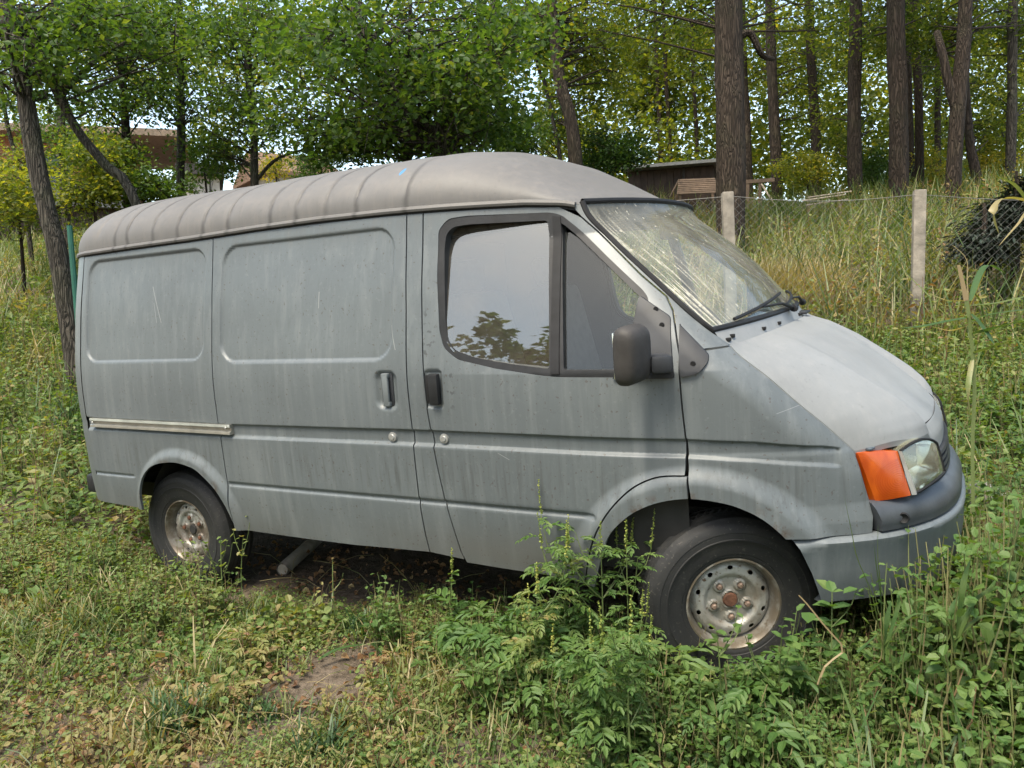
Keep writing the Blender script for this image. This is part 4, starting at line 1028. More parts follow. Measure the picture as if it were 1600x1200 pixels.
glass2 = [(-.633, 1.703), (-.612, 1.690), (-.295, 1.413), (-.285, 1.395), (-.280, 1.327), (-.303, 1.158), (-.553, 1.160)]

def topline(x0, x1, n=12):
    xs = np.linspace(x0, x1, n); return [(x, float(ztop(x))) for x in xs]
def curve(pts, k=4):
    """smooth polyline through the points"""
    P = np.asarray(pts, float); n = len(P); out = []
    for i in range(n - 1):
        p0, p1, p2, p3 = P[max(i - 1, 0)], P[i], P[i + 1], P[min(i + 2, n - 1)]
        for t in np.linspace(0, 1, k, endpoint=False):
            out.append(.5 * ((2 * p1) + (-p0 + p2) * t + (2 * p0 - 5 * p1 + 4 * p2 - p3) * t * t + (-p0 + 3 * p1 - 3 * p2 + p3) * t ** 3))
    out.append(P[-1]); return [tuple(q) for q in out]

O_quarter = topline(-3.395, -2.392) + gapQ[1:] + curve(archR)[1:] + [(-3.018, .444), (-3.395, .455)]
O_slide = topline(-2.392, -1.262) + gapS[1:] + [(-1.63, .388), (-2.03, .390)] + gapQ[::-1][:-1]
O_bpil = topline(-1.262, -1.187, 3) + gapD[1:-1] + [(-1.055, .386), (-1.226, .400)] + gapS[::-1][1:-1]
O_door = topline(-1.187, -.70, 8) + [(-.640, 1.762)] + gapDF[1:] + curve(gapA)[1:] + [(-.514, .362), (-.874, .369)] + gapD[::-1][:-1]
O_arch = gapA[:1] + [(-.112, .797), (-.108, .718)] + [q for q in curve(archF)[::-1] if q[0] < -.11] + [(-.475, .351), (-.514, .362)] + curve(gapA)[::-1][1:-1]
O_fend = [(-.112, .797)] + gapDF[::-1][1:4] + [(-.057, 1.218), (.0, 1.222)] + hoodgap + fendfront[1:] + [(.295, .578), (.190, .581)] + [q for q in curve(archF)[::-1] if q[0] > -.105]
O_apil = [(-.60, 1.766)] + apil[:] + [(-.055, 1.2205)] + gapDF[1:8][::-1]

for mir in (False, True):
    st = .026 if mir else .0085
    if not mir:
        quarter = sheet('rear_quarter_panel', O_quarter, M_SIDE, van, step=st)
        slide = sheet('sliding_door', O_slide, M_SIDE, van, step=st)
        bpil = sheet('door_pillar', O_bpil, M_SIDE, van, step=st)
    else:
        full = topline(-3.395, -1.187, 20) + gapD[1:-1] + [(-1.055, .386), (-1.63, .388), (-2.343, .393)] + curve(archR)[1:] + [(-3.018, .444), (-3.395, .455)]
        quarter = sheet('side_panel', full, M_SIDE, van, step=st, mirror=True)
    door = sheet('front_door', O_door, M_SIDE, van, holes=[rounded(winframe, .02)], step=st, mirror=mir)
    sheet('wheel_arch', O_arch, M_SIDE, van, step=st, mirror=mir)
    fender = sheet('front_fender', O_fend, M_SIDE, van, step=st, mirror=mir)
    sheet('windscreen_pillar', O_apil, M_SIDE, van, step=st, mirror=mir)
    sheet('window_frame', rounded(winframe, .02), M_BLACKPL, door, holes=[rounded(glass1, .018), rounded(glass2, .012)], step=.03 if mir else .012, gap=-.003, flange=.040, off=-.002, rel=0, mirror=mir)
    sheet('window_pane', rounded(glass1, .018), M_GLASS_FAR if mir else M_GLASS, door, step=.04, gap=-.008, off=-.021, flange=.003, mirror=mir, **pane_map(glass1))
    sheet('window_pane', rounded(glass2, .012), M_GLASS_FAR if mir else M_GLASS_Q, door, step=.04, gap=-.008, off=-.021, flange=.003, mirror=mir, **pane_map(glass2))
    if not mir:
        div = sheet('window_bar', [(-.664, 1.728), (-.632, 1.722), (-.566, 1.150), (-.600, 1.150)], M_RUBBER, door, step=.02, gap=0, off=.004, rel=0)
    sail = sheet('mirror_sail', rounded([(-.292, 1.412), (-.178, 1.334), (-.145, 1.131), (-.365, 1.133), (-.318, 1.16)], [.012, .012, .012, .012, .004]), M_GREYPL, door, step=.02, gap=0, off=.010, rel=0, mirror=mir)
    sheet('fender_trim', rounded([(-.147, 1.312), (-.038, 1.205), (-.036, 1.180), (-.066, 1.140), (-.128, 1.131)], [.006, .03, .02, .03, .01]), M_GREYPL, fender, step=.02, gap=.003, off=.010, rel=0, mirror=mir)
    # dark cab-side shell and cargo shell behind the shut lines
    sgn = 1 if not mir else -1
    for (x0, x1, z0, z1) in ((-3.40, -2.40, .74, 1.78), (-2.40, -1.10, .42, 1.79), (-1.14, -.13, .42, 1.12), (-.16, .36, .80, 1.16)):
        xs = np.linspace(x0, x1, 24); zs = np.linspace(z0, z1, 16); X, Z = np.meshgrid(xs, zs)
        Z = np.minimum(Z, np.interp(X, [-.06, .012, .388, .4], [1.2, 1.19, .80, .78]) if x0 > -.2 else 9)
        Pp = np.stack([X, -sgn * (S(X, Z) - .034), Z], -1)
        MB().grid(Pp).build('inner_shell', M_DARK, van)

# screws in the trims
for x, z, par, of in ((-.228, 1.362, sail, .010), (-.200, 1.308, sail, .010), (-.165, 1.172, sail, .010), (-.085, 1.178, fender, .010)):
    q = side_pt(np.array([x]), np.array([z]), of - .001, 0)[0]
    MB().tube([q, q + np.array([0, -.004, 0])], [.0095, .0085], 12).build('screw', M_RUBBER, par if par is fender else door)

# door handles, locks, sliding rail
hx, hz = -1.354, 1.088
b = side_pt(np.array([hx]), np.array([hz]))[0]
handle = MB().box((hx, b[1] - .016, hz), (.0155, .007, .062), bev=.006).build('handle', M_BUMP, slide)
MB().box((hx, b[1] - .002, hz), (.030, .003, .073), bev=.003).build('handle_cup', M_GREYPL, slide)
MB().box((hx, b[1] - .010, hz - .058), (.017, .012, .010), bev=.004).build('handle_end', M_BUMP, slide)
MB().box((hx, b[1] - .010, hz + .058), (.017, .012, .010), bev=.004).build('handle_end', M_BUMP, slide)
door_near = [o for o in van.children if o.name.startswith('front_door')][0]
hx, hz = -1.116, 1.093
b = side_pt(np.array([hx]), np.array([hz]), 0, 0)[0]
MB().box((hx + .008, b[1] - .008, hz), (.022, .014, .062), bev=.007).build('handle', M_BLACKPL, door_near)
MB().box((hx - .026, b[1] + .004, hz), (.012, .008, .055), bev=.003).build('handle_cup', M_RUBBER, door_near)
for x, z, par in ((-1.348, .891, slide), (-1.092, .893, door_near)):
    b = side_pt(np.array([x]), np.array([z]))[0]
    MB().lathe([(0.0, .012), (.010, .012), (.012, .009), (.019, .008), (.021, .0)], 20).build('lock', M_STEEL, par).location = (x, b[1], z)
xs = np.linspace(-3.345, -2.285, 24)
zu = np.interp(xs, [-3.35, -2.29], [.928, .919]); prof = [(.024, -.022), (.024, .010), (.012, .013), (.006, .002), (-.006, .002), (-.012, .013), (-.022, .014), (-.024, -.022)]
Pp = np.array([[(x, -(S(np.array(x), np.array(z)) + o), z - .024 + dz) for dz, o in prof] for x, z in zip(xs, zu)])
MB().grid(Pp).add(Pp[-1], [tuple(range(8))]).add(Pp[0], [tuple(range(8))]).build('sliding_rail', M_CHROME, van)
for x in (-3.325, -2.312):
    b = side_pt(np.array([x]), np.array([.904]), .012, 0)[0]
    MB().lathe([(0, .004), (.005, .003), (.007, 0)], 10).build('rail_screw', M_STEEL, van).location = b

# ------------------------------------------------------------------ roof
def roof_disp(x, th):
    P = np.stack(roof(x, th), -1)
    d = np.full(x.shape, 9.0); 
    xs = np.array([-3.27] + RIBS)
    i = np.clip(np.searchsorted(xs, x) , 1, len(xs) - 1)
    a, c = xs[i - 1], xs[i]; t = np.clip((x - a) / (c - a), 0, 1)
    hump = np.sin(np.pi * t) ** .34
    fade = sst(np.sin(th), .10, .26) * np.clip((c - a) / .15, .5, 1.1)
    dd = .0075 * (hump - 1.0) * fade * ((x > -3.27) & (x < RIBS[-1]))
    n = np.stack([0 * x, -np.cos(th) * .9, np.abs(np.sin(th))], -1); n /= np.linalg.norm(n, axis=-1)[..., None]
    return P + n * dd[..., None]
xs = np.unique(np.concatenate([np.linspace(-3.655, -3.5, 16), np.linspace(-3.5, -1.2, 260), np.linspace(-1.2, -.557, 50)] + [np.array([r - .006, r, r + .006]) for r in RIBS]))
ths = (np.linspace(0, 1, 61) * 2 - 1); ths = np.pi / 2 * (1 + np.sign(ths) * np.abs(ths) ** .8)
X, T = np.meshgrid(xs, ths, indexing='ij')
Pr = roof_disp(X, T)
roof_o = MB().grid(Pr).build('roof', M_ROOF, van, angle=70)
# rain gutter along both sides: lip, channel and dark seam under it
for sg in (1, -1):
    gx = np.linspace(-3.56, -.575, 90); gz = zg(gx); gs = S(gx, gz)
    prof = [(-.004, .010), (.012, .006), (.017, -.004), (.014, -.013), (.004, -.015), (-.012, -.013)]
    Pp = np.array([[(x, -sg * (s + o), z + dz) for o, dz in prof] for x, s, z in zip(gx, gs, gz)])
    MB().grid(Pp).build('gutter', M_ROOF, roof_o)
    prof = [(.002, -.015), (.003, -.026), (-.02, -.026)]
    Pp = np.array([[(x, -sg * (s + o), z + dz) for o, dz in prof] for x, s, z in zip(gx, gs, gz)])
    MB().grid(Pp).build('roof_seal', M_RUBBER, roof_o)

# ------------------------------------------------------------------ rear corners and doors
for sg in (1, -1):
    xs = XR0 + (XR1 - XR0) * np.sin(np.linspace(.13, np.pi / 2, 16)); xs[0] = -3.399
    zs = np.linspace(.455, 1.782, 40); X, Z = np.meshgrid(xs, zs, indexing='ij')
    MB().grid(np.stack([X, -sg * (S(X, Z) - .004 * (np.abs(Z - .9) < .03)), Z], -1)).build('rear_corner', M_SIDE, van)
    zz = np.linspace(.50, 1.77, 24); ww = S(np.full(24, -3.655), zz)
    Pp = np.array([[(-3.66 - .012 * math.sin(math.pi * v), -sg * (.006 + v * (w - .006)), z) for v in np.linspace(0, 1, 8)] for w, z in zip(ww, zz)])
    rd = MB().grid(Pp).build('rear_door', M_SIDE, van)
    MB().box((-3.68, -sg * .35, 1.48), (.006, .24, .20), bev=.005).build('rear_window', M_RUBBER, rd)
    MB().box((-3.675, -sg * .70, .80), (.02, .05, .11), bev=.01).build('tail_light', plain('red_lens', (.30, .02, .015), .2, 0, .1), van)
MB().box((-3.69, 0, .50), (.05, .80, .055), bev=.02).build('rear_bumper', M_BLACKPL, van)

# ------------------------------------------------------------------ windscreen, bonnet, cowl
def poly_at(P, u):
    P = np.asarray(P, float); L = np.concatenate([[0], np.cumsum(np.linalg.norm(np.diff(P, axis=0), axis=1))]); L /= L[-1]
    return np.stack([np.interp(u, L, P[:, i]) for i in range(P.shape[1])], -1)
def edge3(pts, off=0.0):
    P = np.array(curve(pts, 6)); return np.stack([P[:, 0], -(S(P[:, 0], P[:, 1]) + off), P[:, 1]], 1)
def coons(top, bot, left, right):
    """four boundary curves as functions of u or v in 0..1 sampled on a grid"""
    nv, nu = len(top), len(left); u = np.linspace(0, 1, nu)[:, None, None]; v = np.linspace(0, 1, nv)[None, :, None]
    return ((1 - u) * top[None] + u * bot[None] + (1 - v) * left[:, None] + v * right[:, None]
            - ((1 - u) * (1 - v) * top[0] + (1 - u) * v * top[-1] + u * (1 - v) * bot[0] + u * v * bot[-1]))
mir3 = np.array([1, -1, 1.0])
E = edge3(apil[:-1], -.006)
nu, nv = 40, 41
Lc = poly_at(E, np.linspace(0, 1, nu)); Rc_ = Lc * mir3
vv = np.linspace(-1, 1, nv)
top = np.stack([Lc[0, 0] + .150 * (1 - np.abs(vv) ** 2.2), Lc[0, 1] * -vv, Lc[0, 2] + .012 * (1 - vv ** 2)], -1)
bot = np.stack([Lc[-1, 0] + .10 * (1 - np.abs(vv) ** 2.2), Lc[-1, 1] * -vv, Lc[-1, 2] + .012 * (1 - vv ** 2)], -1)
WS = coons(top, bot, Lc, Rc_)
uu = np.linspace(0, 1, nu)
WS[:, :, 0] += (.030 * np.sin(np.pi * uu))[:, None] * (1 - vv ** 2)[None]; WS[:, :, 2] += (.030 * np.sin(np.pi * uu))[:, None] * (1 - vv ** 2)[None]
wsn = np.array([.62, 0, .78])
ws = MB().grid(WS + .002 * wsn).build('windscreen', M_WS, van)
rim3 = np.concatenate([WS[0], WS[1:, -1], WS[-1, ::-1][1:], WS[::-1, 0][1:]])
MB().tube(rim3 + .003 * wsn, .0115, 8, caps=False).build('windscreen_seal', M_RUBBER, ws)
# roof brow joining the roof front edge with the top of the screen
Re = np.stack(roof(np.full(nv, -.557), np.arccos(np.clip(np.sign(-vv) * np.abs(vv) ** (RN / 2), -1, 1))), -1)
MB().grid(np.stack([Re, .5 * (Re + WS[0]) + np.array([.0, 0, .004]), WS[0]], 0)).build('roof_brow', M_ROOF, roof_o)

# bonnet: near edge follows the shut line, front edge follows the nose contour above the lamps
HE = edge3(hoodgap, -.004)
nu, nv = 46, 61
Lh = poly_at(HE, np.linspace(0, 1, nu)); Rh = Lh * mir3; vv = np.linspace(-1, 1, nv)
topH = np.stack([Lh[0, 0] + .075 * (1 - np.abs(vv) ** 2.2), Lh[0, 1] * -vv, Lh[0, 2] + .016 * (1 - vv ** 2)], -1)
sF = -Lh[-1, 1] * np.abs(vv)
zF = .853 - .075 * sst(.40 - sF, 0, .06) + .012 * sst(sF, .45, .6) * sst(.72 - sF, .0, .12)
xF = XA + (XF(zF) - XA) * (1 - np.clip(sF / W(zF), 0, 1) ** NN) ** (1 / NN) - .012
xF = xF + (Lh[-1, 0] - xF[0])*np.abs(vv)**8
botH = np.stack([xF, Lh[-1, 1] * -vv, zF], -1); botH[0, 2] = botH[-1, 2] = Lh[-1, 2]
H = coons(topH, botH, Lh, Rh)
uu = np.linspace(0, 1, nu)
ctr = poly_at([(.087, 1.242), (.20, 1.195), (.33, 1.115), (.46, 1.015), (.555, .935), (.61, .875), (.637, .828), (.641, .780)], uu)
cur = H[:, nv // 2][:, [0, 2]]
w_ = (1 - np.abs(vv) ** 2.6)
H[:, :, 0] += (ctr[:, 0] - cur[:, 0])[:, None] * w_[None]; H[:, :, 2] += (ctr[:, 1] - cur[:, 1])[:, None] * w_[None]
H[:, :, 2] += .006 * (sst(np.abs(vv), .78, .70) * sst(np.abs(vv), .05, .3))[None] * sst(uu, 0.0, .15)[:, None] * sst(1 - uu, 0, .15)[:, None]
hb = MB().grid(H)
rimh = np.concatenate([H[:, 0], H[-1, 1:], H[::-1, -1][1:]])
hb.grid(np.stack([rimh, rimh + np.array([-.004, 0, -.02])], 0))
hood = hb.build('bonnet', M_HOOD, van, angle=55)
# cowl panel between screen and bonnet, with slots, wiper
Cw = np.stack([WS[-1][np.linspace(0, 40, 31).astype(int)] + np.array([.012, 0, -.006]), topH[::2] + np.array([-.006, 0, -.004])], 0)
mid = .5 * (Cw[0] + Cw[1]) + np.array([0, 0, -.012]); mid2 = Cw[1] + np.array([.012, 0, -.022])
cowl = MB().grid(np.stack([Cw[0] - np.array([.03, 0, -.02]), Cw[0], mid, Cw[1], mid2], 0)).build('cowl_panel', M_HOOD, van)
for vy, vx in ((-.74, .5), (-.70, .35), (-.40, .5), (-.22, .5), (.30, .5), (.55, .45)):
    j = int((vy / .83 * .5 + .5) * 30); q = Cw[0][j] * (1 - vx) + Cw[1][j] * vx
    MB().box(q + np.array([0, 0, -.006]), (.008, .011, .006), bev=.002).build('cowl_plug', M_RUBBER, cowl)
MB().box(Cw[1][22] * .6 + Cw[0][22] * .4 + np.array([0, 0, .002]), (.028, .06, .006), bev=.003).build('cowl_grille', M_GREYPL, cowl)
def ws_at(u, v):
    a, b = min(u, .9999) * 39, min(v * .5 + .5, .9999) * 40; i, j = int(a), int(b); a -= i; b -= j
    return (1 - a) * ((1 - b) * WS[i, j] + b * WS[i, j + 1]) + a * ((1 - b) * WS[i + 1, j] + b * WS[i + 1, j + 1]) + .014 * wsn
for v0, v1, u1 in ((.10, -.80, .985), (.86, .03, .93)):
    p0 = Cw[0][int((v0 * .5 + .5) * 30)] + np.array([.02, 0, .012])
    arm = [p0, .5 * (p0 + ws_at(.97, (v0 + v1) / 2)) + np.array([0, 0, .02]), ws_at(.95, v0 * .45 + v1 * .55)]
    wp = MB().tube(arm, [.009, .006, .004], 8).build('wiper', M_RUBBER, van)
    bl = [ws_at(.90 + .085 * t, v0 * (1 - t) + v1 * t) + np.array([0, 0, .004]) for t in np.linspace(0, 1, 9)]
    MB().tube(bl, .0065, 6).build('wiper_blade', M_RUBBER, wp)
    MB().lathe([(0, .03), (.014, .028), (.017, 0)], 12).build('wiper_pivot', M_RUBBER, wp).location = p0

# ------------------------------------------------------------------ front: lamps, grille, bumper
def th_pt(q): return float(th_of(np.array(q[0]), np.array(q[1]))), q[1]
def bil(c, n, m, off=0.0):
    """grid on the nose contour between four (x, z) corners: near-top, far-top, far-bottom, near-bottom"""
    (a, b, cc, d) = [np.array(th_pt(q)) for q in c]
    u = np.linspace(0, 1, n)[:, None, None]; v = np.linspace(0, 1, m)[None, :, None]
    g = (1 - u) * ((1 - v) * a + v * b) + u * ((1 - v) * d + v * cc)
    return np.stack(C(g[:, :, 0], g[:, :, 1], off), -1)
def slab(P, depth_vec, mb=None):
    mb = mb or MB(); n, m = P.shape[:2]; mb.grid(P)
    rim = np.concatenate([P[0], P[1:, -1], P[-1, ::-1][1:], P[::-1, 0][1:]])
    return mb.grid(np.stack([rim, rim + np.array(depth_vec)], 0))
def patch(A, B, C2, D, n, m, bulge, rise=0.0):
    """bowed quad: A near-top, B far-top, C2 far-bottom, D near-bottom"""
    A, B, C2, D = map(np.array, (A, B, C2, D)); u = np.linspace(0, 1, n)[:, None, None]; v = np.linspace(0, 1, m)[None, :, None]
    P = (1 - u) * ((1 - v) * A + v * B) + u * ((1 - v) * D + v * C2); nn = np.cross(B - A, D - A); nn /= np.linalg.norm(nn); nn = nn if nn[0] > 0 else -nn
    return P + nn * bulge * 16 * (u * (1 - u) * v * (1 - v)) ** .8 * .5 + nn * bulge * .8 * 4 * v * (1 - v) + np.array([0, 0, 1.0]) * rise * 4 * v * (1 - v) * (1 - u)
_s0 = float(S(np.array(.396), np.array(.846))); _s1 = float(S(np.array(.446), np.array(.678)))
I4 = [(.397, -_s0 - .002, .845), (.510, -.612, .836), (.551, -.624, .688), (.447, -_s1 - .002, .677)]
L4 = [(.518, -.604, .834), (.624, -.428, .826), (.648, -.415, .722), (.566, -.600, .691)]
for sg in (1, -1):
    mm = np.array([1, sg, 1.0])
    Pi = patch(*I4, 14, 14, .010, .004) * mm
    slab(Pi, (-.05, .03 * sg, 0)).build('indicator_lamp', M_AMBER, van)
    P0 = patch(*L4, 14, 18, .012, .026) * mm
    hl = slab(P0, (-.05, .02 * sg, 0)).build('headlight', M_LENS, van)
    w = 1 - np.maximum(np.abs(np.linspace(-1, 1, 14))[:, None], np.abs(np.linspace(-1, 1, 18))[None]) ** 2.5
    Pb = P0 + w[..., None] * np.array([-.075, .040 * sg, 0]) + np.array([-.016, .008 * sg, 0])
    MB().grid(Pb).build('reflector', M_REFL, hl)
    qb = Pb[7, 9]; MB().tube([qb, qb + np.array([.04, -.02 * sg, 0])], [.012, .010], 10).build('bulb_cap', M_STEEL, hl)
    e0, e1 = Pi[:, -1], P0[:, 0]; MB().grid(np.stack([e0 + np.array([.003, 0, 0]), .5 * (e0 + e1) + np.array([.010, -.006 * sg, 0]), e1 + np.array([.003, 0, 0])], 1)).build('lamp_bezel', M_STEEL, hl)
    rim_ = np.concatenate([P0[0], P0[1:, -1], P0[-1, ::-1][1:]]); MB().tube(rim_ + np.array([.001, 0, 0]), .005, 6, caps=False).build('lamp_seal', M_RUBBER, hl)
# lamp pan behind everything (keeps the nose closed)
tt = np.linspace(.84, np.pi - .84, 60); zs = np.linspace(.56, .88, 8)
TT, ZZ = np.meshgrid(tt, zs, indexing='ij'); MB().grid(np.stack(C(TT, ZZ, -.030), -1)).build('nose_panel', M_RUBBER, van)
# grille bars between the lamps
for k, z in enumerate((.765, .740, .715, .690, .665)):
    tt = np.linspace(1.27, np.pi - 1.27, 24)
    Pp = np.stack([np.stack(C(tt, z + dz + 0 * tt, o), -1) for dz, o in ((.006, -.02), (.006, .010), (-.006, .012), (-.006, -.02))], 0)
    MB().grid(Pp).build('grille_bar', M_GREYPL, van)
# upper bumper moulding (dark) and lower bumper (painted, scuffed)
def nose_band(prof, t0, t1, n, name, mat, rp=None):
    tt = np.linspace(t0, t1, n); rows = []
    for z, o in prof:
        rows.append(np.stack(C(tt, z + 0 * tt, o), -1))
    rows = np.stack(rows, 0)
    mb = MB().grid(rows); k = len(prof)
    mb.add(rows[:, 0], [tuple(range(k))]); mb.add(rows[:, -1], [tuple(range(k))])
    return mb.build(name, mat, rp or van, angle=50)
t0 = float(th_of(np.array(.448), np.array(.62)))
upper = nose_band([(.676, -.03), (.680, .000), (.676, .014), (.655, .024), (.620, .026), (.600, .020), (.582, .018), (.578, -.03)], t0, np.pi - t0, 70, 'bumper_moulding', plain('faded_bumper_plastic', (.044, .049, .056), .45, var=.3, scale=12, bump=.06))
for sg in (1, -1):
    q = np.array(C(np.array(t0 + .10), np.array(.618), .026)) * np.array([1, sg, 1])
    MB().lathe([(0, .003), (.010, .004), (.016, .009), (.019, 0)], 14).build('moulding_plug', M_RUBBER, upper).location = q
def bump_xz(t, prof):
    z, o = prof; return np.stack(C(t, z + 0 * t, o), -1)
tA = float(th_of(np.array(.19), np.array(.57)))
prof = [(.574, -.02), (.576, .004), (.572, .020), (.562, .028), (.548, .026), (.53, .020), (.46, .018), (.40, .012), (.345, .002), (.335, -.05)]
tt = np.concatenate([np.linspace(0, 1, 80)])
rows = []
for z, o in prof:
    xa = np.interp(z, [.33, .42, .50, .58], [.285, .258, .235, .196])       # rear edge follows the wheel arch
    ta = float(th_of(np.array(xa), np.array(z))); t = ta + (np.pi - 2 * ta) * tt
    oo = o + .010 * np.exp(-((tt - .0) / .02) ** 2) * (z < .56)
    rows.append(np.stack(C(t, z + 0 * t, oo), -1))
rows = np.stack(rows, 0); mb = MB().grid(rows)
for e in (0, -1):
    rim = rows[:, e]; mb.grid(np.stack([rim, rim + np.array([.02, .10 if e == 0 else -.10, 0])], 0))
bumper = mb.build('front_bumper', M_BUMP, van, angle=50)
# bonnet corner: chipped paint flake and bolt above the indicator
q = side_pt(np.array([.383]), np.array([.842]), .004, 0)[0]
MB().box(q + np.array([.03, .06, .012]), (.030, .016, .004), Matrix.Rotation(R_(-20), 3, 'Z'), .002).build('bonnet_corner_chip', plain('bare_blue_grey', (.045, .060, .075), .7, 0, .5, 60), hood)
MB().lathe([(0, .006), (.008, .005), (.010, 0)], 12).build('fender_bolt', M_CHROME, fender).location = q + np.array([-.012, -.002, -.012])

# ------------------------------------------------------------------ door mirrors
for sg in (1, -1):
    bm = bmesh.new(); bmesh.ops.create_cube(bm, size=2)
    bmesh.ops.subdivide_edges(bm, edges=bm.edges, cuts=7, use_grid_fill=True)
    for v in bm.verts:
        p = np.array(v.co); n = (np.abs(p) ** 5).sum() ** (1 / 5); p = p / n
        x, y, z = p
        k = 1 - .18 * max(0, x)                       # front shell narrower than the glass side
        v.co = Vector((x * .040 + .005 * z, y * .072 * k, z * .098 * k))
    bm.transform(Matrix.Translation((-.238, -sg * 1.075, 1.228)) @ Matrix.Rotation(R_(-14 * sg), 4, 'Z') @ Matrix.Rotation(R_(4 * sg), 4, 'X'))
    me = bpy.data.meshes.new('door_mirror'); bm.to_mesh(me); bm.free(); me.materials.append(M_BROWNPL); me.shade_smooth()
    mo = new_obj('door_mirror', me, van)
    MB().box((0, 0, 0), (.003, .055, .076), bev=.002).build('mirror_glass', M_REFL, mo).matrix_local = Matrix.Translation((-.275, -sg * 1.066, 1.228)) @ Matrix.Rotation(R_(-14 * sg), 4, 'Z')
    MB().box((-.180, -sg * .985, 1.188), (.036, .050, .030), Matrix.Rotation(R_(28 * sg), 3, 'Z'), .012).build('mirror_arm', M_GREYPL, mo)

# ------------------------------------------------------------------ wheels
def wheel(name_loc, steer, rim_mat_, rusty, seed):
    loc, sg = name_loc
    g = new_obj('wheel', None, van)
    # tyre with cut tread
    seg, R0 = 150, .316
    prof = [(.160, .068), (.166, .084), (.176, .090), (.184, .0905), (.186, .093), (.21, .0975), (.235, .1005), (.237, .1020), (.240, .1020), (.242, .1000), (.262, .0990), (.264, .1005), (.285, .096), (.296, .088), (.303, .079)]
    tr_y = [.072, .066, .060, .050, .044, .038, .032, .022, .016, .010, .004, -.004, -.010, -.016, -.022, -.032, -.038, -.044, -.050, -.060, -.066, -.072]
    half = prof; rows = [(r, y, 0) for r, y in half] + [(R0 - .006 * (abs(y) / .072) ** 3, y, 1) for y in tr_y] + [(r, -y, 0) for r, y in half[::-1]]
    a = np.linspace(0, 2 * np.pi, seg, endpoint=False); V = []
    for i, (r, y, tread) in enumerate(rows):
        rr = np.full(seg, r)
        if tread:
            groove = any(abs(abs(y) - q) < .004 for q in (.013, .041)) 
            lane = int((y + .08) / .028); ph = (a / (2 * np.pi) * 75 + lane * .37 + y * 9) % 1
            rr -= .006 * (ph < .30)
            if groove: rr -= .007
        elif r > .29: rr -= .0035 * (((a / (2 * np.pi) * 75) % 1) < .35)
        V.append(np.stack([rr * np.cos(a), np.full(seg, -y), rr * np.sin(a)], 1))
    mb = MB(); V = np.array(V); n = len(V)
    F = [(i * seg + j, i * seg + (j + 1) % seg, (i + 1) * seg + (j + 1) % seg, (i + 1) * seg + j) for i in range(n - 1) for j in range(seg)]
    V[:, :, 2] = np.where(V[:, :, 2] < -.29, -.29 - (-.29 - V[:, :, 2]) * .35, V[:, :, 2])   # tyre sags on the ground
    mb.add(V.reshape(-1, 3), F); ty = mb.build('tyre', M_TYRE, g, angle=32)
    for rr_ in (.222, .247):
        pass
    # rim: flange and well
    mb = MB().lathe([(.135, -.06), (.143, .020), (.149, .060), (.155, .078), (.162, .087), (.168, .086), (.167, .078)], 72)
    rim = mb.build('rim', rim_mat_, g)
    lugs = [(.071 * math.cos(q), .071 * math.sin(q)) for q in np.linspace(0, 2 * np.pi, 5, endpoint=False) + .95]
    def face(x, z):
        x = x / .89; z = z / .89; r = np.hypot(x, z)
        y = np.interp(r, [0, .030, .034, .040, .052, .093, .101, .108, .116, .140, .150, .160, .166], [.040, .040, .046, .040, .037, .037, .043, .051, .053, .050, .044, .034, .022])
        for lx, lz in lugs:
            d = np.hypot(x - lx, z - lz); y = y + .010 * sst(.026 - d, 0, .006) - .007 * sst(.014 - d, 0, .004)
        return np.stack([x * .89, -y, z * .89], -1)
    def face_n(x, z):
        e = .001; aa = face(x + e, z) - face(x - e, z); bb = face(x, z + e) - face(x, z - e); nn = np.cross(aa, bb); return nn / np.linalg.norm(nn, axis=-1)[:, None]
    q = np.linspace(0, 2 * np.pi, 90, endpoint=False); outl = .89 * np.stack([.1655 * np.cos(q), .1655 * np.sin(q)], 1)
    holes = []
    for k in range(10):
        an = k * 2 * np.pi / 10 + .30; h = np.linspace(0, 2 * np.pi, 16, endpoint=False)
        er, et = np.array([math.cos(an), math.sin(an)]), np.array([-math.sin(an), math.cos(an)])
        holes.append(.89 * (.1365 * er + (np.cos(h) * .0085)[:, None] * er + (np.sin(h) * .0115)[:, None] * et))
    sheet('wheel_disc', outl, rim_mat_, g, holes=holes, step=.0055, gap=0, flange=.006, mapf=face, nrmf=face_n)
    MB().lathe([(0, -.02), (.140, -.02)], 32).build('brake_drum', M_DARK, g)
    MB().lathe([(0, .050), (.022, .050), (.026, .044), (.030, .030)], 24).build('hub_cap', M_RUST if not rusty else M_DARK, g)
    for lx, lz in lugs:
        nb = MB().lathe([(0, .056), (.007, .056), (.0115, .052), (.0115, .038)], 6).build('lug_nut', M_RUST if rusty else M_LUG, g)
        nb.location = (lx * .89, 0, lz * .89)
    g.matrix_local = Matrix.Translation(loc) @ Matrix.Rotation(steer + (0 if sg > 0 else math.pi), 4, 'Z') @ Matrix.Rotation(seed, 4, 'Y')
    return g
M_LUG = plain('brown_lug_nut', (.17, .12, .09), .5, .3, .4, 60)
wheel(((-.040, -.775, .316), 1), R_(30), M_RIM, False, 0)
wheel(((-2.815, -.785, .3195), 1), 0, M_RIM_R, True, .4)
wheel(((0.0, .800, .3195), -1), R_(25), M_RIM, False, .7)
wheel(((-2.815, .790, .3195), -1), 0, M_RIM_R, True, .2)

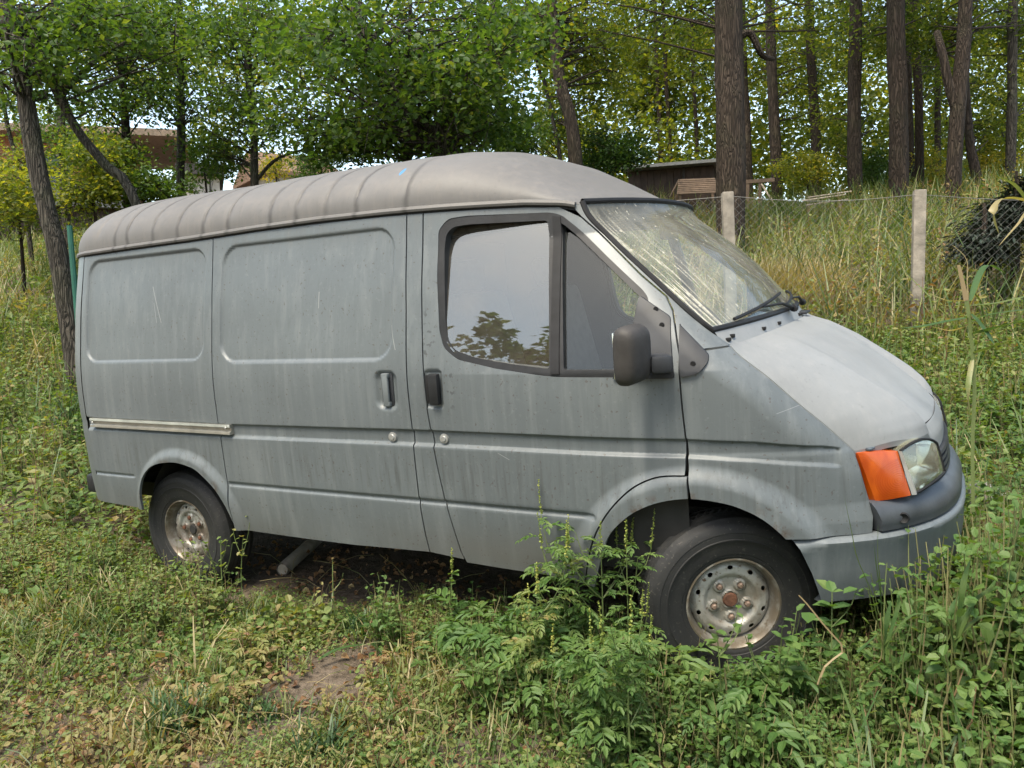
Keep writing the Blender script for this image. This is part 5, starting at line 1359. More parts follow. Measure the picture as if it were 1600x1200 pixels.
# ------------------------------------------------------------------ underbody, wheel wells, cab interior
MB().box((-1.55, 0, .47), (1.95, .70, .04)).box((-1.3, -.45, .40), (1.9, .04, .05)).box((-1.3, .45, .40), (1.9, .04, .05)).build('chassis', M_DARK, van)
MB().tube([(-2.815, -.72, .32), (-2.815, .72, .32)], .045, 12).build('rear_axle', M_DARK, van)
for xc, rr in ((AFC[0], .47), (ARC[0], .40)):
    for sg in (1, -1):
        q = np.linspace(.02, np.pi - .02, 26)
        Pp = np.array([[(xc + rr * math.cos(t), -sg * y, .36 + rr * math.sin(t)) for y in (min(.86, float(S(np.array(xc + rr * math.cos(t)), np.array(.36 + rr * math.sin(t)))) - .045), .70, .5, .42)] for t in q])
        MB().grid(Pp).add([(xc + rr * math.cos(t), -sg * .42, .36 + rr * math.sin(t)) for t in q], [tuple(range(26))]).build('wheel_well', M_DARK, van)
MB().tube([(.0, -.66, .55), (.01, -.63, .80)], .03, 10).build('suspension_strut', M_RUST, van)
MB().box((-1.75, .0, 1.12), (.012, .80, .60)).build('bulkhead', M_DARK, van)
MB().box((-.72, 0, .60), (.90, .72, .02)).build('cab_floor', M_DARK, van)
MB().box((.02, 0, 1.06), (.22, .74, .09), Matrix.Rotation(R_(12), 3, 'Y'), .05).box((-.17, .40, 1.10), (.07, .22, .07), None, .04).build('dashboard', M_TRIM, van)
for sy in (-.42, .42):
    st_ = MB().box((-.92, sy, .86), (.24, .235, .075), None, .05).build('seat', M_SEAT, van)
    MB().box((-1.17, sy, 1.17), (.065, .225, .29), Matrix.Rotation(R_(-14), 3, 'Y'), .05).build('seat_back', M_SEAT, st_)
    MB().box((-1.265, sy, 1.53), (.04, .13, .075), Matrix.Rotation(R_(-12), 3, 'Y'), .035).build('head_rest', M_SEAT, st_)
a_ = np.linspace(0, 2 * np.pi, 33); Rw_ = Matrix.Rotation(R_(52), 3, 'Y')
ring = [np.array(Rw_ @ Vector((0.19 * math.sin(t), .19 * math.cos(t), 0))) + np.array([-.37, .42, 1.18]) for t in a_]
sw = MB().tube(ring, .015, 8, caps=False).tube([ring[0], ring[16]], .014, 6).tube([(-.37, .42, 1.18), (-.15, .42, 1.06)], .03, 8).build('steering_wheel', M_RUBBER, van)
MB().box((-.44, 0, 1.66), (.012, .11, .035), None, .01).build('rear_view_mirror', M_RUBBER, van)
# inner door skin seen through the quarter light of the near door
sheet('door_inner', [(-1.12, 1.16), (-.17, 1.12), (-.17, .45), (-1.0, .45)], M_DOORIN, [o for o in van.children if o.name.startswith('front_door')][1], step=.05, off=-.06, rel=0, mirror=True)
# ------------------------------------------------------------------ ground cover
rg = np.random.default_rng(31)
U = rg.uniform; Nn = rg.normal
def t_lowweed(n, hgt, spread, size, w=.36, two=True, seed=0):
    """creeping broad-leaved weed: leaves on short stalks round a crown"""
    r = np.random.default_rng(seed); T = Tpl()
    for i in range(n):
        a = r.uniform(0, 6.28); q = spread * r.uniform(.1, 1) ** .7; z = hgt * r.uniform(.25, 1) * (1 - .35 * q / spread)
        T.leaf((q * math.cos(a), q * math.sin(a), z), a + r.normal(0, .7), r.normal(-.15, .45), size * r.uniform(.55, 1.25), r.normal(0, .09), two, r.normal(0, .4), w)
    for i in range(3 if two else 0):
        a = r.uniform(0, 6.28); V, F = prism((0, 0, -.02), (spread * .6 * math.cos(a), spread * .6 * math.sin(a), hgt * .7), .0022, .0012); T.add(V, F, r.uniform(0, .5), 1)
    return T.done()
def t_upweed(h, nl, size, seed, w=.30, two=True, tilt=.25, top=True):
    """upright leafy weed: stem with leaves in a loose spiral, side shoots"""
    r = np.random.default_rng(seed); T = Tpl()
    ns = 2 if not two else r.integers(2, 4)
    for s in range(ns):
        a0 = r.uniform(0, 6.28); le = r.uniform(.02, tilt); hh = h * r.uniform(.7, 1); p = [np.array([0, 0, -.02])]
        for k in range(1, 5): p.append(np.array([math.cos(a0) * le * hh * (k / 4) ** 1.4, math.sin(a0) * le * hh * (k / 4) ** 1.4, hh * k / 4]) + r.normal(0, .008, 3))
        for k in (range(4) if two else (0, 2)):
            V, F = prism(p[k], p[k + 1 if two else k + 2], .0034 - .0006 * k, .0030 - .0006 * k); T.add(V, F, r.uniform(.1, .45), 1)
        m = nl // ns
        for i in range(m):
            t = r.uniform(.12, 1); k = min(int(t * 4), 3); q = p[k] + (p[k + 1] - p[k]) * (t * 4 - k); a = i * 2.4 + r.normal(0, .4); off = size * .35
            T.leaf(q + np.array([math.cos(a) * off, math.sin(a) * off, .0]), a, r.normal(.05, .4), size * (1.15 - .6 * t) * r.uniform(.7, 1.2), r.normal(.05 * t, .07), two, r.normal(0, .35), w)
    return T.done()
def t_grass(n, h, w, spread, seed, bend=1.0, seg=3, tint=0.0):
    r = np.random.default_rng(seed); T = Tpl()
    for i in range(n):
        V, F = blade(seg, w * r.uniform(.6, 1.2), bend * r.uniform(.5, 1.3), r.uniform(.05, .5)); a = r.uniform(0, 6.28)
        V = V * np.array([1, 1 / h * 1.0, 1]) * h * r.uniform(.5, 1.1)
        V = V @ rotz(np.array(a)).T + np.array([r.normal(0, spread), r.normal(0, spread), -.01]); T.add(V, F, tint + r.normal(0, .10))
    return T.done()
def t_straw(seed, L):
    r = np.random.default_rng(seed); T = Tpl(); p = np.array([0, 0, .01]); a = r.uniform(0, 6.28); pit = r.uniform(.1, .9)
    for k in range(4):
        q = p + L / 4 * np.array([math.cos(a) * math.cos(pit), math.sin(a) * math.cos(pit), math.sin(pit)]); V, F = prism(p, q, .0016, .0013); T.add(V, F, r.normal(0, .08)); p = q; pit -= r.uniform(0, .45); a += r.normal(0, .25)
    return T.done()
def t_litter(seed):
    r = np.random.default_rng(seed); T = Tpl()
    for i in range(3):
        V, F = leaf2(.38, .35); V = V * np.array([1, 1, 1.5]); T.add((V * r.uniform(.018, .042)) @ (rotz(np.array(r.uniform(0, 6.28))) @ rotx(np.array(r.normal(0, .7)))).T + np.array([r.normal(0, .06), r.normal(0, .06), .014 + r.uniform(0, .02)]), F, r.normal(0, .2))
    return T.done()

def pinnate(T, p, yaw, L, r, tint, rib=True):
    """feather-cut ragweed leaf: a midrib carrying narrow toothed leaflets"""
    q = np.array(p, float); pit = r.uniform(.1, .7)
    for k in range(6):
        st = L / 6; d = np.array([math.cos(yaw) * math.cos(pit), math.sin(yaw) * math.cos(pit), math.sin(pit)]); q2 = q + d * st; pit -= .16
        if rib: V, F = prism(q, q2, .0012, .0009); T.add(V, F, tint)
        ll = L * .34 * math.sin(math.pi * (.22 + .13 * k))
        for sg in (1, -1): T.leaf(q2, yaw + sg * r.uniform(.65, 1.0), pit + r.normal(0, .15), ll * r.uniform(.8, 1.2), tint + r.normal(0, .06), True, r.normal(0, .25), .19)
        q = q2
    T.leaf(q, yaw, pit, L * .28, tint, True, 0, .2)

# bare earth: a trodden strip, two scrapes and the dark strip under the van
def seg_d(x, y, a, b):
    e = b - a; t = np.clip(((x - a[0]) * e[0] + (y - a[1]) * e[1]) / (e @ e), 0, 1); return np.hypot(x - a[0] - t * e[0], y - a[1] - t * e[1])
BARE = [gpt(px, py)[:2] for px, py in ((660, 955), (560, 1010), (470, 1110), (390, 1200))]
BARE2 = [gpt(px, py)[:2] for px, py in ((1215, 1230), (1265, 1120), (1320, 1050))]
BARE3 = [gpt(px, py)[:2] for px, py in ((400, 935), (520, 945), (640, 940))]
def lownoise(x, y, s, ph=0.0):
    return .5 + .25 * (np.sin(x * s + 1.7 * np.sin(y * s * .7 + ph)) + np.sin(y * s * 1.13 + ph + 1.3 * np.sin(x * s * .83)))
def cover(x, y):
    """how thickly plants grow, 0 bare .. 1 closed"""
    wob = .07 * (lownoise(x, y, 9) - .5)
    c = np.ones_like(x)
    for L, w in ((BARE, .17), (BARE2, .22), (BARE3, .20)):
        for a, b in zip(L[:-1], L[1:]): c = np.minimum(c, .03 + sst(seg_d(x, y, a, b) + wob * 1.6, w * .55, w * 2.0))
    und = sst(.86 - np.abs(y), 0, .12) * sst(x + 3.4, 0, .2) * sst(.35 - x, 0, .3); c = c * (1 - .93 * und)
    c = c * (.62 + .38 * sst(lownoise(x, y, 4.2, 1.0), .25, .55))
    return c
FWD2 = -CAM_ROT[:, 2]
def cand(n, x0, x1, y0, y1, depth=(0, 99)):
    x = U(x0, x1, n); y = U(y0, y1, n); z = G(x, y)
    d = np.stack([x, y, z], 1) - CAM_POS; zc = d @ FWD2; xc = d @ CAM_ROT[:, 0]
    k = (zc > depth[0]) & (zc < depth[1]) & (np.abs(xc) < zc * .80 + .7) & (zc > .9); return np.stack([x, y, z], 1)[k]
def tone(x, y):
    """patchy dryness: yellower on the left foreground, fresher on the right"""
    return .12 * (lownoise(x, y, 2.3, .5) - .5) * 2 + .08 * (lownoise(x, y, 6.1, 2.5) - .5) + np.interp(x, [-3, -1.2, -.2, .8], [.31, .28, .12, .05])
W2 = [t_lowweed(15, .07, .09, .025, .38, True, s) for s in range(5)]
W2b = [t_lowweed(12, .11, .10, .031, .40, True, 20 + s) for s in range(4)]
W2S = [t_lowweed(14, .07, .09, .029, .38, False, 10 + s) for s in range(4)]
W3 = [t_lowweed(26, .05, .085, .014, .26, False, 30 + s) for s in range(4)]
W1 = [t_lowweed(11, .16, .17, .055, .4, False, 40 + s) for s in range(4)]
UP2 = [t_upweed(.30, 22, .042, 60 + s, .30) for s in range(5)]
UPH = [t_upweed(.42, 34, .043, 80 + s, .37) for s in range(5)]
UP1 = [t_upweed(.55, 22, .090, 100 + s, .3, False) for s in range(5)]
GR = [t_grass(15, .15, .0022, .03, 120 + s) for s in range(4)]
GRL = [t_grass(11, .34, .0032, .035, 130 + s, 1.1) for s in range(4)]
GRM = [t_grass(14, .60, .006, .10, 140 + s, .9, 2) for s in range(4)]
STR = [t_straw(150 + s, .30) for s in range(6)]
STG = [t_straw(170 + s, .20) for s in range(5)]
GRF = [t_grass(18, .10, .0013, .035, 175 + s, 1.2, 2) for s in range(4)]
LIT = [t_litter(160 + s) for s in range(6)]
def sow(B, tpls, P, s0, s1, tint, tilt=.12):
    if not len(P): return
    idx = rg.integers(0, len(tpls), len(P))
    for i, t in enumerate(tpls):
        k = idx == i; m = int(k.sum())
        B.scatter(t, P[k], U(0, 6.28, m), U(s0, s1, m), (tint[k] if hasattr(tint, '__len__') else np.full(m, tint)) + Nn(0, .10, m), Nn(0, tilt, m))
def thin(P, prob): return P[U(0, 1, len(P)) < prob]
off_van = lambda P: ~((np.abs(P[:, 1]) < .90) & (P[:, 0] > -3.65) & (P[:, 0] < .70))
nearband = lambda P: np.exp(-((P[:, 1] + .90) / .16) ** 2)

Bf, Bg, Bl = Batch(), Batch(), Batch()
# foreground carpet
P = cand(15500, -4.6, 2.6, -3.2, -.55, (1.2, 6.2)); P = thin(P, cover(P[:, 0], P[:, 1]) * .52); P = P[off_van(P) | (U(0, 1, len(P)) < .25)]
dz = (P - CAM_POS) @ FWD2; Q = P[dz > 3.7]; P = P[dz <= 3.7]
sow(Bf, W2, P, .55, 1.15, .40 + tone(P[:, 0], P[:, 1])); sow(Bf, W2S, Q, .55, 1.15, .42 + tone(Q[:, 0], Q[:, 1]))
P = cand(9000, -4.6, 2.6, -3.2, -.6, (1.2, 6.2)); P = thin(P, cover(P[:, 0], P[:, 1]) ** 2 * sst(lownoise(P[:, 0], P[:, 1], 3.1, 4), .35, .65) * .5); P = P[off_van(P)]
sow(Bf, W2b, P, .6, 1.25, .36 + tone(P[:, 0], P[:, 1]))
P = cand(5200, -4.6, 2.6, -3.2, -.62, (1.3, 6.2)); P = thin(P, cover(P[:, 0], P[:, 1]) ** 2 * np.interp(P[:, 0], [-3, -1.2, -.4, .4, 1.2], [.10, .10, .30, .34, .40])); P = P[off_van(P)]
sow(Bf, UP2, P, .35, .85, .38 + tone(P[:, 0], P[:, 1]))
# mats of tiny-leaved knotweed, and feather-cut ragweed seedlings, in patches of their own
P = cand(9000, -2.4, 1.6, -2.6, -.75, (1.2, 4.5)); k = sst(lownoise(P[:, 0], P[:, 1], 2.9, 9), .55, .75); P = thin(P, .62 * k); sow(Bf, W3, P, .7, 1.3, .40 + .5 * tone(P[:, 0], P[:, 1]))
def t_rag(seed):
    r = np.random.default_rng(seed); T = Tpl(); h = .15
    V, F = prism((0, 0, -.02), (r.normal(0, .02), r.normal(0, .02), h), .003, .0015); T.add(V, F, .3, 1)
    for i in range(7): pinnate(T, (0, 0, h * r.uniform(.15, 1)), i * 2.4 + r.normal(0, .3), r.uniform(.06, .12), r, .02 + r.normal(0, .05), False)
    return T.done()
RAG = [t_rag(180 + s) for s in range(4)]
P = cand(2600, -1.9, 1.4, -2.4, -.98, (1.2, 5)); P = thin(P, .09 * sst(lownoise(P[:, 0], P[:, 1], 2.2, 5), .45, .65) * cover(P[:, 0], P[:, 1])); P = P[off_van(P)]
sow(Bf, RAG, P, .5, 1.15, .42 + tone(P[:, 0], P[:, 1]))
P = cand(900, -1.1, .3, -1.3, -.98, (1.2, 5)); P = thin(P, .07); sow(Bf, RAG, P, 1.0, 1.9, .38); P = cand(900, -.9, .45, -1.4, -1.05, (1.2, 5)); P = thin(P, .22); sow(Bf, UP2, P, .55, .95, .40)
# thick leafy stand in front of and beside the bumper
P = cand(5200, .25, 3.4, -1.75, 1.6, (1.6, 6)); k = (seg_d(P[:, 0], P[:, 1], np.array([.66, -.95]), np.array([2.6, -.2])) < .85) & off_van(P) & (P[:, 1] > -1.62); P = thin(P[k], .34 * cover(P[k, 0], P[k, 1]))
h = (.55 + .62 * sst(P[:, 0], .5, .95)) * (1 - .35 * sst(-P[:, 1], 1.15, 1.5))
idx = rg.integers(0, 5, len(P))
for i, t in enumerate(UPH):
    k = idx == i; m = int(k.sum()); Bf.scatter(t, P[k], U(0, 6.28, m), h[k] * U(.65, 1.12, m), .33 + tone(P[k, 0], P[k, 1]) + Nn(0, .05, m), Nn(0, .15, m))
P = cand(4200, .35, 3.4, -1.75, 1.6, (1.6, 6)); k = (seg_d(P[:, 0], P[:, 1], np.array([.70, -.95]), np.array([2.6, -.2])) < .85) & off_van(P); P = P[k]; P = thin(P, .34 * cover(P[:, 0], P[:, 1]))
sow(Bf, UP2, P, .9, 1.5, .40 + tone(P[:, 0], P[:, 1]))
P = cand(4200, .15, 1.6, -1.25, 1.0, (1.4, 5)); k = (seg_d(P[:, 0], P[:, 1], np.array([.45, -.95]), np.array([.85, .6])) < .34); P = thin(P[k], .42)
sow(Bf, UP2, P, .55, 1.05, .40 + tone(P[:, 0], P[:, 1]))
P = cand(2600, .72, 1.5, -1.15, .9, (1.4, 5)); k = (seg_d(P[:, 0], P[:, 1], np.array([.98, -.75]), np.array([1.05, .6])) < .24); P = thin(P[k], .34)
sow(Bf, UPH, P, .95, 1.40, .36 + tone(P[:, 0], P[:, 1]))
P = cand(1200, -.5, .5, -1.35, -.98, (1.4, 5)); P = thin(P, .34); sow(Bf, UP2, P, .4, .75, .42)
# tallest plants stand against the right half of the bumper
m = 70; px = U(1392, 1640, m); yw = U(-1.12, -.35, m); top = np.interp(px, [1390, 1440, 1500, 1640], [925, 870, 800, 730]) + U(-12, 60, m); P = []; sc = []
for a, y_, b in zip(px, yw, top):
    d = ray(a, b); q = CAM_POS + d * (y_ - CAM_POS[1]) / d[1]; g = float(G(q[0], y_)); h_ = q[2] - g
    if .12 < h_ < .75: P.append((q[0], y_, g)); sc.append(h_ / .40)
P = np.array(P); sc = np.array(sc); idx = rg.integers(0, 5, len(P))
for i, t in enumerate(UPH):
    k = idx == i; m = int(k.sum()); Bf.scatter(t, P[k], U(0, 6.28, m), np.stack([sc[k] ** .5, sc[k] ** .5, sc[k]], 1), .36 + Nn(0, .06, m), Nn(0, .06, m))
# fringe along the sill between the wheels
P = cand(1600, -1.55, -.15, -1.12, -.78, (1.4, 5)); P = thin(P, .30 * np.interp(P[:, 0], [-1.6, -1.1, -.8, -.2], [.10, .35, 1, 1])); sow(Bf, UP2, P, .5, 1.05, .40)
P = cand(700, -1.55, -1.0, -1.0, -.7, (1.4, 6)); P = thin(P, .20); sow(Bf, UP2, P, .35, .65, .62)
# by the rear wheel
P = cand(2500, -4.2, -2.3, -1.35, -.75, (2, 7)); P = thin(P, .25 * cover(P[:, 0], P[:, 1])); P = P[~((P[:, 0] > -2.55) & (P[:, 1] > -1.05))]; sow(Bf, W2b + UP2, P, .5, 1.0, .52)
Bf.build('ground_weeds', [M_GC, M_STEM]); tag(bpy.data.objects['ground_weeds'], 'low broad-leaved weeds carpeting the soil in front of the van', None, None, 'stuff')
# foreground grass, straws, dead leaves
P = cand(9000, -4.6, 2.6, -3.2, -.6, (1.2, 6.2)); P = thin(P, cover(P[:, 0], P[:, 1]) * sst(lownoise(P[:, 0], P[:, 1], 3.7, 7), .52, .72) * .4 + .02); P = P[off_van(P)]
sow(Bg, GR, P, .5, 1.2, .36 + tone(P[:, 0], P[:, 1]), .2)
P = cand(1500, -4.2, 2.4, -3.0, -.7, (1.4, 6)); P = thin(P, .06 * cover(P[:, 0], P[:, 1])); P = P[off_van(P)]; sow(Bg, GRL, P, .5, .95, .50 + tone(P[:, 0], P[:, 1]), .3)
P = cand(1800, .4, 3.0, -1.7, .8, (1.6, 6)); P = P[off_van(P)]; P = thin(P, .05); sow(Bg, GRL, P, .9, 1.5, .42, .25)
P = cand(2600, -4.4, 2.4, -3.1, -.5, (1.3, 6.2)); P = thin(P, .22); sow(Bg, STR, P, .4, 1.25, .86, .3)
P = cand(5200, -4.0, 2.4, -3.0, -.7, (1.3, 5.5)); P = thin(P, .30 * cover(P[:, 0], P[:, 1])); sow(Bg, STG, P, .5, 1.2, .48, .3)
P = cand(7000, -4.2, 2.0, -2.9, -.8, (1.3, 5.5)); P = P[off_van(P)]; P = thin(P, .22 * sst(lownoise(P[:, 0], P[:, 1], 4.4, 3), .45, .7)); sow(Bg, GRF, P, .5, 1.1, .42 + tone(P[:, 0], P[:, 1]), .25)
Bg.build('grass', [M_GRASS]); tag(bpy.data.objects['grass'], 'tufted grass and dry straws among the weeds', None, None, 'stuff')
P = cand(5200, -4.4, 2.4, -3.1, -.1, (1.3, 6.5)); P = thin(P, np.interp(P[:, 0], [-3, -1, 0, 2], [.50, .36, .14, .07])); sow(Bl, LIT, P, .6, 1.15, .42, .3)
Bl.build('fallen_leaves', [M_DRY]); tag(bpy.data.objects['fallen_leaves'], 'brown and tan dead leaves lying on the soil', None, None, 'stuff')

# meadow left of and behind the van, up to and beyond the fence
Bm, Bmg = Batch(), Batch()
def mead(n, x0, x1, y0, y1, dep, p): 
    Q = cand(n, x0, x1, y0, y1, dep); Q = Q[off_van(Q)]; return thin(Q, p)
mt = lambda P: .12 * (lownoise(P[:, 0], P[:, 1], 1.1, 3) - .5) * 2 + .08 * (lownoise(P[:, 0], P[:, 1], 3.3, 1) - .5) * 2
P = mead(3600, -24, -8, -6, 12, (11, 24), .8); sow(Bm, W1, P, 1.4, 2.6, .66 + mt(P)); P = mead(2600, -24, -7, -5, 12, (9, 24), .5); sow(Bmg, GRM, P, .9, 1.5, .62 + mt(P), .2)  # raised tint paints sunlit yellow into the far-left bank
P = mead(9000, -12, -3.2, -2.2, 6, (4.2, 12), .8); sow(Bm, W1, P, .7, 1.4, .52 + mt(P) + .02)
P = mead(4200, -12, -3.7, -1.6, 6, (5, 12), .6); sow(Bm, UP1, P, .55, 1.05, .58 + mt(P))
P = mead(9500, -4, 6, .95, 5.2, (3.5, 11), .8); sow(Bm, W1, P, .8, 1.4, .47 + mt(P))
P = mead(3600, -4, 6, .95, 5.2, (3.5, 11), .75); sow(Bm, UP1, P, .45, .9, .50 + mt(P))
P = mead(5200, -14, 14, 4.6, 17, (7.5, 22), .8); sow(Bm, W1, P, 1.3, 2.4, .64 + mt(P) + .06)  # higher tint again: sunlight beyond the fence put into leaf colour
P = mead(5000, -14, 14, 4.6, 15, (7.5, 20), .6); sow(Bm, UP1, P, .8, 1.4, .64 + mt(P) + .04)
Bm.build('meadow_weeds', [M_GC, M_STEM]); tag(bpy.data.objects['meadow_weeds'], 'overgrown meadow of leafy weeds rising behind the van', None, None, 'stuff')
P = mead(2600, -12, -3.6, -1.6, 6, (5, 12), .14); sow(Bmg, GRM, P, .6, 1.1, .50 + mt(P), .2)
P = mead(3600, -4, 7, 1.1, 5.5, (3.5, 11), .13); sow(Bmg, GRM, P, .6, 1.0, .52 + mt(P), .2)
P = mead(7000, -14, 14, 4.6, 17, (7, 22), .36); sow(Bmg, GRM, P, 1.0, 1.7, .64 + mt(P), .2)
# rusty dry patch beyond the nearer span of the fence
c = at(1205, 388, 9.6)[:2]; P = cand(2600, c[0] - 1.2, c[0] + 1.2, c[1] - 1.2, c[1] + 1.2, (7, 14)); P = P[np.hypot(P[:, 0] - c[0], P[:, 1] - c[1]) < .75 * U(.5, 1, len(P))]; sow(Bmg, GRM, P, .9, 1.4, .95, .25)
Bmg.build('meadow_grass', [M_GRASS]); tag(bpy.data.objects['meadow_grass'], 'tall rough meadow grass, rusty dry beyond the fence', None, None, 'stuff')
# ------------------------------------------------------------------ plants one can point to
def tpl_obj(T, name, mats, parent=None):
    return mesh_np(name, T.V, T.F, mats, parent, smooth=False, tint=np.clip(T.T, 0, 1), mat_idx=T.M)
def quad_tube(T, pts, r0, r1, tint=0.4, mat=0):
    n = len(pts)
    for k in range(n - 1):
        V, F = prism(pts[k], pts[k + 1], r0 + (r1 - r0) * k / (n - 1), r0 + (r1 - r0) * (k + 1) / (n - 1)); T.add(V, F, tint, mat)
def ragweed(label, px, py, yw, nspike, seed, tint=.45, spike_tint=.5, lean=(0, 0), branches=5, leaf=.085, bare=0.0, spike=.13, cat='ragweed', leaves=True):
    r = np.random.default_rng(900 + seed); d_ = ray(px, py); q_ = CAM_POS + d_ * (yw - CAM_POS[1]) / d_[1]; g = np.array([q_[0], yw, float(G(q_[0], yw))]); h = max(.08, q_[2] - g[2] - (spike * .75 if nspike else 0)); root = empty('ragweed' if cat == 'ragweed' else 'weed', g, label, cat, 'tall weeds growing along the van')
    T = Tpl(); S_ = Tpl(); ends = []
    top = np.array([lean[0], lean[1], h])
    main = spline([np.array([0, 0, -.03]), top * .5 + r.normal(0, .012, 3), top], 9); quad_tube(T, main, .0042, .0016, .4); ends.append((main[-1], main[-1] - main[-2]))
    for b in range(branches):
        i = int(r.integers(2, 7)); a = r.uniform(0, 6.28); L = h * r.uniform(.25, .5); e = main[i] + np.array([math.cos(a) * L * .55, math.sin(a) * L * .55, L * .85])
        br = spline([main[i], .5 * (main[i] + e) + np.array([math.cos(a), math.sin(a), -.3]) * L * .10, e], 6); quad_tube(T, br, .0024, .0012, .4); ends.append((br[-1], br[-1] - br[-2]))
        for k in range(1, 6):
            if r.uniform() > bare: pinnate(S_, br[k], r.uniform(0, 6.28), leaf * r.uniform(.6, 1.1), r, tint + r.normal(0, .07)) if leaves else S_.leaf(br[k], r.uniform(0, 6.28), r.normal(.1, .4), leaf * .5 * r.uniform(.6, 1.2), tint + r.normal(0, .07))
    for k in range(1, 9):
        for _ in range(3):
            if r.uniform() > bare: pinnate(S_, main[k], r.uniform(0, 6.28), leaf * r.uniform(.8, 1.4) * (1.2 - .06 * k), r, tint + r.normal(0, .06)) if leaves else S_.leaf(main[k], r.uniform(0, 6.28), r.normal(.1, .4), leaf * .55 * r.uniform(.6, 1.2), tint + r.normal(0, .07))
    tag(tpl_obj(T.done(), 'stem', [M_STEM], root)); tpl_obj(S_.done(), 'leaves', [M_GC], root)['kind'] = 'stuff'
    for e, d in ends[:nspike]:
        d = d / np.linalg.norm(d) * .35 + np.array([0, 0, .75]); d /= np.linalg.norm(d); L = spike * r.uniform(.65, 1.15); K = Tpl()
        V, F = prism(e, e + d * L, .0014, .0008); K.add(V, F, .3)
        for j in range(46):
            t = r.uniform(.05, 1) ** .9; q = e + d * L * t; K.leaf(q, r.uniform(0, 6.28), r.normal(-.2, .5), .0085 * (1.25 - .6 * t), spike_tint + r.normal(0, .18), True, r.normal(0, .5), .45)
        tpl_obj(K.done(), 'flower_spike', [M_SPIKE], root)
    return root
ragweed('tallest bright green ragweed, its leafy top against the lower cab door', 885, 818, -1.08, 4, 1, .40, .45, (0, 0), 7, .10)
ragweed('ragweed crowned with upright spikes at the front edge of the wheel arch', 938, 812, -1.05, 5, 2, .42, .45, (0, 0), 6, .09)
ragweed('dark bare-stemmed ragweed standing in front of the black wheel arch', 978, 822, -1.02, 4, 3, .42, .4, (0, 0), 5, .07, bare=.45)
ragweed('yellowing ragweed with thick pale spikes left of the tallest one', 838, 872, -1.24, 5, 4, .66, .8, (0, 0), 5, .09, spike=.17)
ragweed('low ragweed with a row of straight spikes below the front tyre', 985, 945, -1.45, 5, 5, .42, .5, (0, 0), 6, .08, spike=.13)
ragweed('feathery ragweed without open spikes at the bottom of the tallest clump', 925, 975, -1.42, 1, 6, .40, .5, (0, 0), 6, .11)
ragweed('spindly pale weed branching below the cab door shut line', 705, 858, -1.02, 1, 7, .45, .5, (0, 0), 6, .055, leaves=False, cat='weed', bare=.1)
ragweed('small leafy weed covering the bottom edge of the front rim', 1120, 985, -1.22, 0, 8, .42, .5, (0, 0), 5, .06, leaves=False, cat='weed')
ragweed('leafy weed between the front tyre and the bumper corner', 1222, 978, -1.16, 0, 9, .38, .5, (0, 0), 6, .065, leaves=False, cat='weed')
ragweed('weed with heart-shaped leaves under the bumper corner', 1300, 925, -1.1, 0, 10, .36, .5, (0, 0), 6, .10, leaves=False, cat='weed')
ragweed('pale stalk with a few yellow leaves in front of the rear tyre', 345, 838, -1.08, 0, 11, .60, .5, (0, 0), 3, .07, bare=.35, leaves=False, cat='weed')
ragweed('thin stalk with tiny leaves before the rear rim', 322, 850, -1.1, 0, 12, .52, .5, (0, 0), 2, .05, bare=.3, leaves=False, cat='weed')
ragweed('short yellow-tipped stalk right of the rear tyre', 380, 838, -1.06, 0, 13, .70, .5, (0, 0), 2, .05, bare=.3, leaves=False, cat='weed')
ragweed('dry brown stalk standing on the bare soil under the sill', 520, 872, -0.98, 0, 14, .95, .5, (0, 0), 2, .04, bare=.6, leaves=False, cat='weed')

def ribbon(name, P, w, mat, parent, tint, fold=.25, n=14):
    """long grass or reed leaf: folded ribbon with tapered ends"""
    Q = spline(P, n); t = np.linspace(0, 1, n); ww = w * np.minimum(1, 2.6 * (1 - t) ** .8) * np.minimum(1, .45 + 3 * t)
    d = np.gradient(Q, axis=0); s = np.cross(d, np.array([.15, .1, 1.0])); s /= np.linalg.norm(s, axis=1)[:, None] + 1e-9; u = np.cross(s, d); u /= np.linalg.norm(u, axis=1)[:, None] + 1e-9
    V = np.concatenate([Q + s * ww[:, None] + u * (ww * fold)[:, None], Q, Q - s * ww[:, None] + u * (ww * fold)[:, None]])
    F = np.concatenate([np.array([(k * n + i, k * n + i + 1, (k + 1) * n + i + 1, (k + 1) * n + i) for i in range(n - 1)]) for k in range(2)])
    return mesh_np(name, V, F, mat, parent, smooth=True, tint=np.full(len(F), tint) + .05 * np.sin(np.arange(len(F))))
def plant_px(name, label, cat, base, d, stems, leaves, group=None):
    """stems and leaves through picture points (px, py[, distance offset]) at distance d, foot on the ground"""
    b = at(base[0], base[1], d); g = float(G(b[0], b[1])); b = np.array([b[0], b[1], g - .02]); root = empty(name, b, label, cat, group)
    f = lambda L: [at(q[0], q[1], d + (q[2] if len(q) > 2 else 0)) - b for q in L]
    for L, r0, r1, ti in stems:
        T = Tpl(); quad_tube(T, spline([np.zeros(3)] + f(L) if L[0] == 'foot' else f(L), 12), r0, r1, ti); tpl_obj(T.done(), 'stem', [M_STEM], root)
    for L, w, ti in leaves: ribbon('leaf', f(L), w, M_GRASS, root, ti)
    return root
foot = lambda b, d: None
